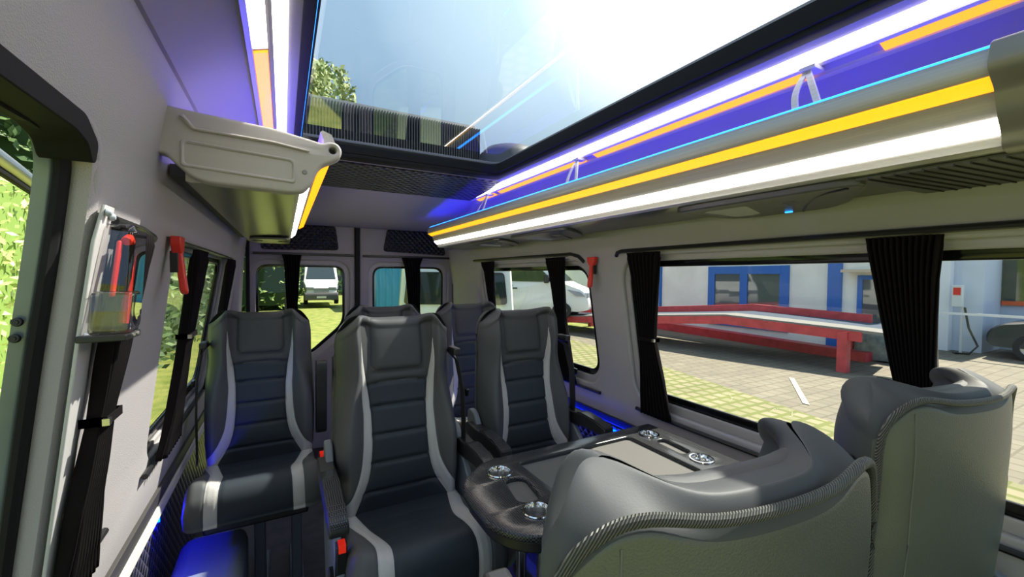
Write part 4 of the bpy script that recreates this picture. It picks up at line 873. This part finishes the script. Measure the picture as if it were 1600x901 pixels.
# ---- vehicles
def wheel(mb_t, mb_r, c, r, w, ax_='y'):
    mb_t.lathe([(r*.62, -w/2), (r*.97, -w/2), (r, -w*.3), (r, w*.3), (r*.97, w/2), (r*.62, w/2)], c, ax_, 28); mb_r.lathe([(0, -w*.42), (r*.25, -w*.40), (r*.3, -w*.3), (r*.60, -w*.34), (r*.64, -w/2)], c, ax_, 28); mb_r.lathe([(0, w*.42), (r*.25, w*.40), (r*.3, w*.3), (r*.60, w*.34), (r*.64, w/2)], c, ax_, 28)
def van(label, loc, rz, bumper=None, L0=-3.4):
    t = thing('white_van', label, 'van', loc, rz)
    prof = [(L0, .45), (L0-.05, 1.2), (L0, 2.35), (L0+.15, 2.55), (.35, 2.58), (.62, 2.50), (.85, 2.30), (1.52, 1.55), (1.75, 1.42), (2.20, 1.22), (2.42, 1.02), (2.50, .70), (2.48, .38), (2.2, .30), (L0+.2, .32)]
    mb = MB(); ys = [-1, -.97, -.88, 0, .88, .97, 1]; pf = roundpoly(prof, .10, 3); n_ = len(pf)
    def P(a, z, k):
        w = .99*(1-.10*max(0, z-1.1)/1.5)*(1-.16*sstep(1.7, 2.6, a)); sh = {0: 1, 3: 0}.get(0)
        ins = (1-abs(k))*0; edge = 0 if abs(k) < .9 else (.02 if abs(k) < .98 else .07); cx_, cz_ = -.4, 1.4
        d = Vector((cx_-a, cz_-z)); d = d.normalized() if d.length else d; return (a+d.x*edge, k*w, z+d.y*edge)
    for k in ys: mb.v += [P(a, z, k) for a, z in pf]
    for i in range(len(ys)-1):
        for j in range(n_): mb.f.append((i*n_+j, i*n_+(j+1) % n_, (i+1)*n_+(j+1) % n_, (i+1)*n_+j)); mb.m.append(0)
    mb.f += [tuple(range(n_)), tuple((len(ys)-1)*n_+j for j in range(n_))[::-1]]; mb.m += [0, 0]
    build('body', mb, PAINTW, t, world=False, sharp=35)
    # windscreen follows the slope between (.85,2.30) and (1.52,1.55)
    mb = MB().add([(.84, -.74, 2.34), (.84, .74, 2.34), (1.58, .84, 1.54), (1.58, -.84, 1.54), (.80, -.74, 2.30), (.80, .74, 2.30), (1.50, .84, 1.50), (1.50, -.84, 1.50)], [(0, 1, 2, 3), (4, 7, 6, 5), (0, 4, 5, 1), (1, 5, 6, 2), (2, 6, 7, 3), (3, 7, 4, 0)]); build('windscreen', mb, CARGLASS, t, world=False, bevel=.02)
    for s in (-1, 1):
        wf = lambda a, z, d: (a, s*(.995*(1-.10*max(0, z-1.1)/1.5)+d), z)
        build('side_window', MB().prism(roundpoly([(-.35, 1.52), (1.10, 1.50), (1.22, 1.58), (.66, 2.15), (-.35, 2.17)], .05, 4), -.01, .012, wf), CARGLASS, t, world=False)
        build('side_window', MB().prism(roundpoly([(-1.9, 1.50), (-.55, 1.50), (-.55, 2.17), (-1.9, 2.17)], .05, 4), -.01, .010, wf), CARGLASS, t, world=False)
        build('door_handle', MB().box((-.30, s*.985-.012, 1.20), (-.10, s*.985+.03, 1.25)), BLACK, t, world=False)
        build('headlight', MB().prism(roundpoly([(1.75, 1.20), (2.22, 1.10), (2.40, .92), (2.05, .95)], .04, 3), 0, .018, lambda a, z, d: (a, s*(.97*(1-.16*sstep(1.7, 2.6, a))+d), z)), mat('headlamp', (.35, .37, .4), .1, .4), t, world=False)
        build('mirror', MB().box((.95, s*1.05-.12, 1.45), (1.10, s*1.05+.12, 1.80)), BLACK, t, world=False, bevel=.04)
    for yy, zz in ((-.62, .98), (.62, .98)): build('headlight', MB().box((2.30, yy-.22, zz-.12), (2.46, yy+.22, zz+.1)), MATS['headlamp'], t, world=False, bevel=.04)
    g = MB()
    for z in (.78, .88, .98): g.box((2.42, -.42, z-.03), (2.50, .42, z+.025))
    build('grille', g, mat('grille_grey', (.30, .31, .32), .4), t, world=False)
    if bumper: build('bumper', MB().prism(roundpoly([(2.15, .28), (2.62, .30), (2.62, .62), (2.55, .76), (2.1, .74)], .06, 3), -.93, .93, lambda a, z, d: (a, d, z)), bumper, t, world=False, bevel=.05)
    build('number_plate', MB().box((2.62 if bumper else 2.49, -.26, .42), (2.64 if bumper else 2.51, .26, .53)), PAINTW, t, world=False)
    for a in (1.55, L0+.95):
        for s in (-1, 1):
            tm, rm = MB(), MB(); wheel(tm, rm, (a, s*.86, .34), .34, .24); o = build('wheel', tm, TYRE, t, world=False); build('rim', rm, RIM, o, world=False)
    return t
van('white van with dark bumper facing the rear door on the grass', (2.12, 29.9, GROUND+.18), -math.pi/2-.05, DPLAST)
hd = math.atan2(-.985, .22)
van('white van standing on the red ramp beyond the small right window', (8.30, 13.8, -1.50), math.atan2(-.76, .65)).scale = (1, 1, .87)
wv_ = van('white van with a large dark rear window parked behind the right rear door', (4.03, 9.62, GROUND), math.radians(64))
build('rear_window', MB().prism(roundpoly([(-.86, 1.52), (.86, 1.52), (.80, 2.06), (-.80, 2.06)], .07, 4), -3.47, -3.43, lambda a, b_, d: (d, a, b_)), CARGLASS, wv_, world=False)
build('tail_light', MB().box((-3.47, .80, 1.0), (-3.42, .92, 1.35)), RED, wv_, world=False)
cv = thing('black_car', 'black car parked at the right edge behind the headrest', 'car', (16.9, 1.45, GROUND), math.pi/2+.05)
prof = [(-2.1, .35), (-2.15, .75), (-1.95, 1.0), (-1.2, 1.40), (-.2, 1.46), (.55, 1.32), (1.1, 1.0), (1.9, .88), (2.1, .65), (2.1, .32)]
pf = roundpoly(prof, .2, 4); mb = MB(); n_ = len(pf)
for k in (-1, -.93, 0, .93, 1): mb.v += [(a*(1 if abs(k) < .99 else .98), k*.88*(1-.22*max(0, z-.85)/.6), z-(0 if abs(k) < .99 else .02)) for a, z in pf]
for i in range(4):
    for j in range(n_): mb.f.append((i*n_+j, i*n_+(j+1) % n_, (i+1)*n_+(j+1) % n_, (i+1)*n_+j)); mb.m.append(0)
mb.f += [tuple(range(n_)), tuple(4*n_+j for j in range(n_))]; mb.m += [0, 0]
build('body', mb, mat('black_car_paint', (.012, .013, .017), .35, coat=.2), cv, world=False)
for s in (-1, 1):
    build('side_window', MB().prism(roundpoly([(-1.3, .98), (.75, .98), (.35, 1.28), (-.3, 1.38), (-1.0, 1.32)], .06, 3), 0, .03, lambda a, z, d: (a, s*(.86*(1-.22*max(0, z-.85)/.6)+d), z)), CARGLASS, cv, world=False)
    for a in (-1.3, 1.32):
        tm, rm = MB(), MB(); wheel(tm, rm, (a, s*.80, .33), .33, .22); o = build('wheel', tm, TYRE, cv, world=False); build('rim', rm, RIM, o, world=False)
# covered thing in front of the workshop door
gt = MB(); gt.grid(lambda u, v: (13.0+.5*math.sin(v)*math.cos(u)+.05*math.sin(7*u+3*v), 4.55+.75*math.sin(v)*math.sin(u), GROUND+.25+.62*math.cos(v)*(1+.12*math.sin(5*u))), frange(0, 2*math.pi, 28), frange(0, math.pi*.62, 12))
o = build('covered_machine', gt, mat('tarpaulin', (.22, .27, .28), .4, var=(6, .4)), origin=(13, 4.55, GROUND)); tag(o, 'lumpy grey covered load on the ground before the workshop door', 'covered load')
# ---- blue container
ct = thing('blue_container', 'blue corrugated container on the grass far behind the right rear door', 'container', (6.0, 24, GROUND))
mb = MB()
P = []
for k in range(60):
    x = 4.55+k*.09; y = 24+(.06 if k % 4 < 2 else 0); P.append((x, y))
for (a, b_), (c, d) in zip(P, P[1:]): mb.add([(a, b_, GROUND+.1), (c, d, GROUND+.1), (c, d, .9), (a, b_, .9)], [(0, 1, 2, 3)])
mb.box((4.55, 24.05, GROUND), (9.9, 30, .88)); build('wall', mb, mat('container_blue', (.04, .26, .46), .55), ct)
# ---- planting
def leaves(name, boxes, n_, size, m, seed, shape='box'):
    rnd = random.Random(seed); mb = MB()
    for _ in range(n_):
        c0, c1 = rnd.choice(boxes)
        if shape == 'box':
            p = Vector([rnd.uniform(c0[i], c1[i]) for i in range(3)])
        else:
            d = Vector((rnd.gauss(0, 1), rnd.gauss(0, 1), rnd.gauss(0, 1))).normalized()*(rnd.uniform(.55, 1)); p = Vector(c0)+Vector((d.x*c1[0], d.y*c1[1], d.z*c1[2]))
        s = size*rnd.uniform(.6, 1.4); a = Vector((rnd.gauss(0, 1), rnd.gauss(0, 1), rnd.gauss(0, 1))).normalized(); b_ = a.orthogonal().normalized()*s*.5; a = a*s
        mb.add([p-a, p+b_, p+a, p-b_], [(0, 1, 2, 3)])
    return mb
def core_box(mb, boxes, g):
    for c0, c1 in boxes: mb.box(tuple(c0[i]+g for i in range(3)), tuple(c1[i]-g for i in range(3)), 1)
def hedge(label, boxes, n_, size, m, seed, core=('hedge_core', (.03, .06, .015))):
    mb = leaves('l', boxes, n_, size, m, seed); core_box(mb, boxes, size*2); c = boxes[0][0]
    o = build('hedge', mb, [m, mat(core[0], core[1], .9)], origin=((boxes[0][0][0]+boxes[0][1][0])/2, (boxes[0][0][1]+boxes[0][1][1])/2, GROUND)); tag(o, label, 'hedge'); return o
hedge('green hedge along the lawn beside the left windows', [((-4.4, 9.9, GROUND), (-2.2, 25, 1.6)), ((-4.9, 9.9, 1.2), (-2.7, 24, 3.0))], 24000, .10, LEAFD, 3)
hedge('bright green bushes outside the open side doorway', [((-5.2, 3.0, GROUND), (-3.3, 9.6, 1.4)), ((-5.6, 3.0, 1.2), (-3.9, 9.6, 3.4))], 42000, .06, leafmat('bright_leaves', (.30, .44, .10), (.75, .78, .38)), 4, ('bright_core', (.16, .26, .05)))
hedge('light green bushes left of the white van on the lawn', [((-4.0, 26.2, GROUND), (.85, 38, 2.6))], 9000, .14, LEAF, 5)
hedge('tall hedge closing the lawn behind the far van', [((-8, 44, GROUND), (14, 46, 3.2))], 6000, .25, LEAF, 6)
def tree(label, x, y, h, r, m, seed, n_=5000, size=.22, cx=0):
    t = thing('tree', label, 'tree', (x, y, GROUND)); rnd = random.Random(seed)
    blobs = []
    for k in range(9):
        a = rnd.uniform(0, 6.28); rr = rnd.uniform(0, .6)*r; blobs.append(((x+cx+rr*math.cos(a), y+rr*math.sin(a), GROUND+h-r*rnd.uniform(.7, 2.4)), (r*rnd.uniform(.35, .6),)*3))
    build('crown', leaves('l', blobs, n_, size, m, seed, 'ball'), m, t)
    mb = MB().tube([(x, y, GROUND), (x+.1, y, GROUND+h*.35), (x, y+.1, GROUND+h*.75)], [.3, .22, .08], 10)
    for k in range(5):
        c = blobs[k][0]; mb.tube([(x, y, GROUND+h*.45), ((x+c[0])/2, (y+c[1])/2, (GROUND+h*.45+c[2])/2+.3), c], [.12, .08, .03], 7)
    build('trunk', mb, BARK, t)
tree('tall loose green tree behind the roof glass, left of the air conditioner', .30, 24.5, 14.6, 3.6, leafmat('tree_leaves', (.16, .24, .05), (.50, .54, .20)), 11, 9000, .20, cx=1.5)
tree('large yellow-green tree beyond the workshop at the right edge', 26, 3.2, 9, 3.5, LEAFY, 12)
tree('green tree behind the vans to the right of the container', 14, 40, 10, 4, LEAF, 13)
tree('dark green tree at the far left of the lawn', -9, 18, 9, 3.5, LEAFD, 14)
tree('green tree left of the open doorway', -10, 4, 9, 3.2, LEAF, 15)
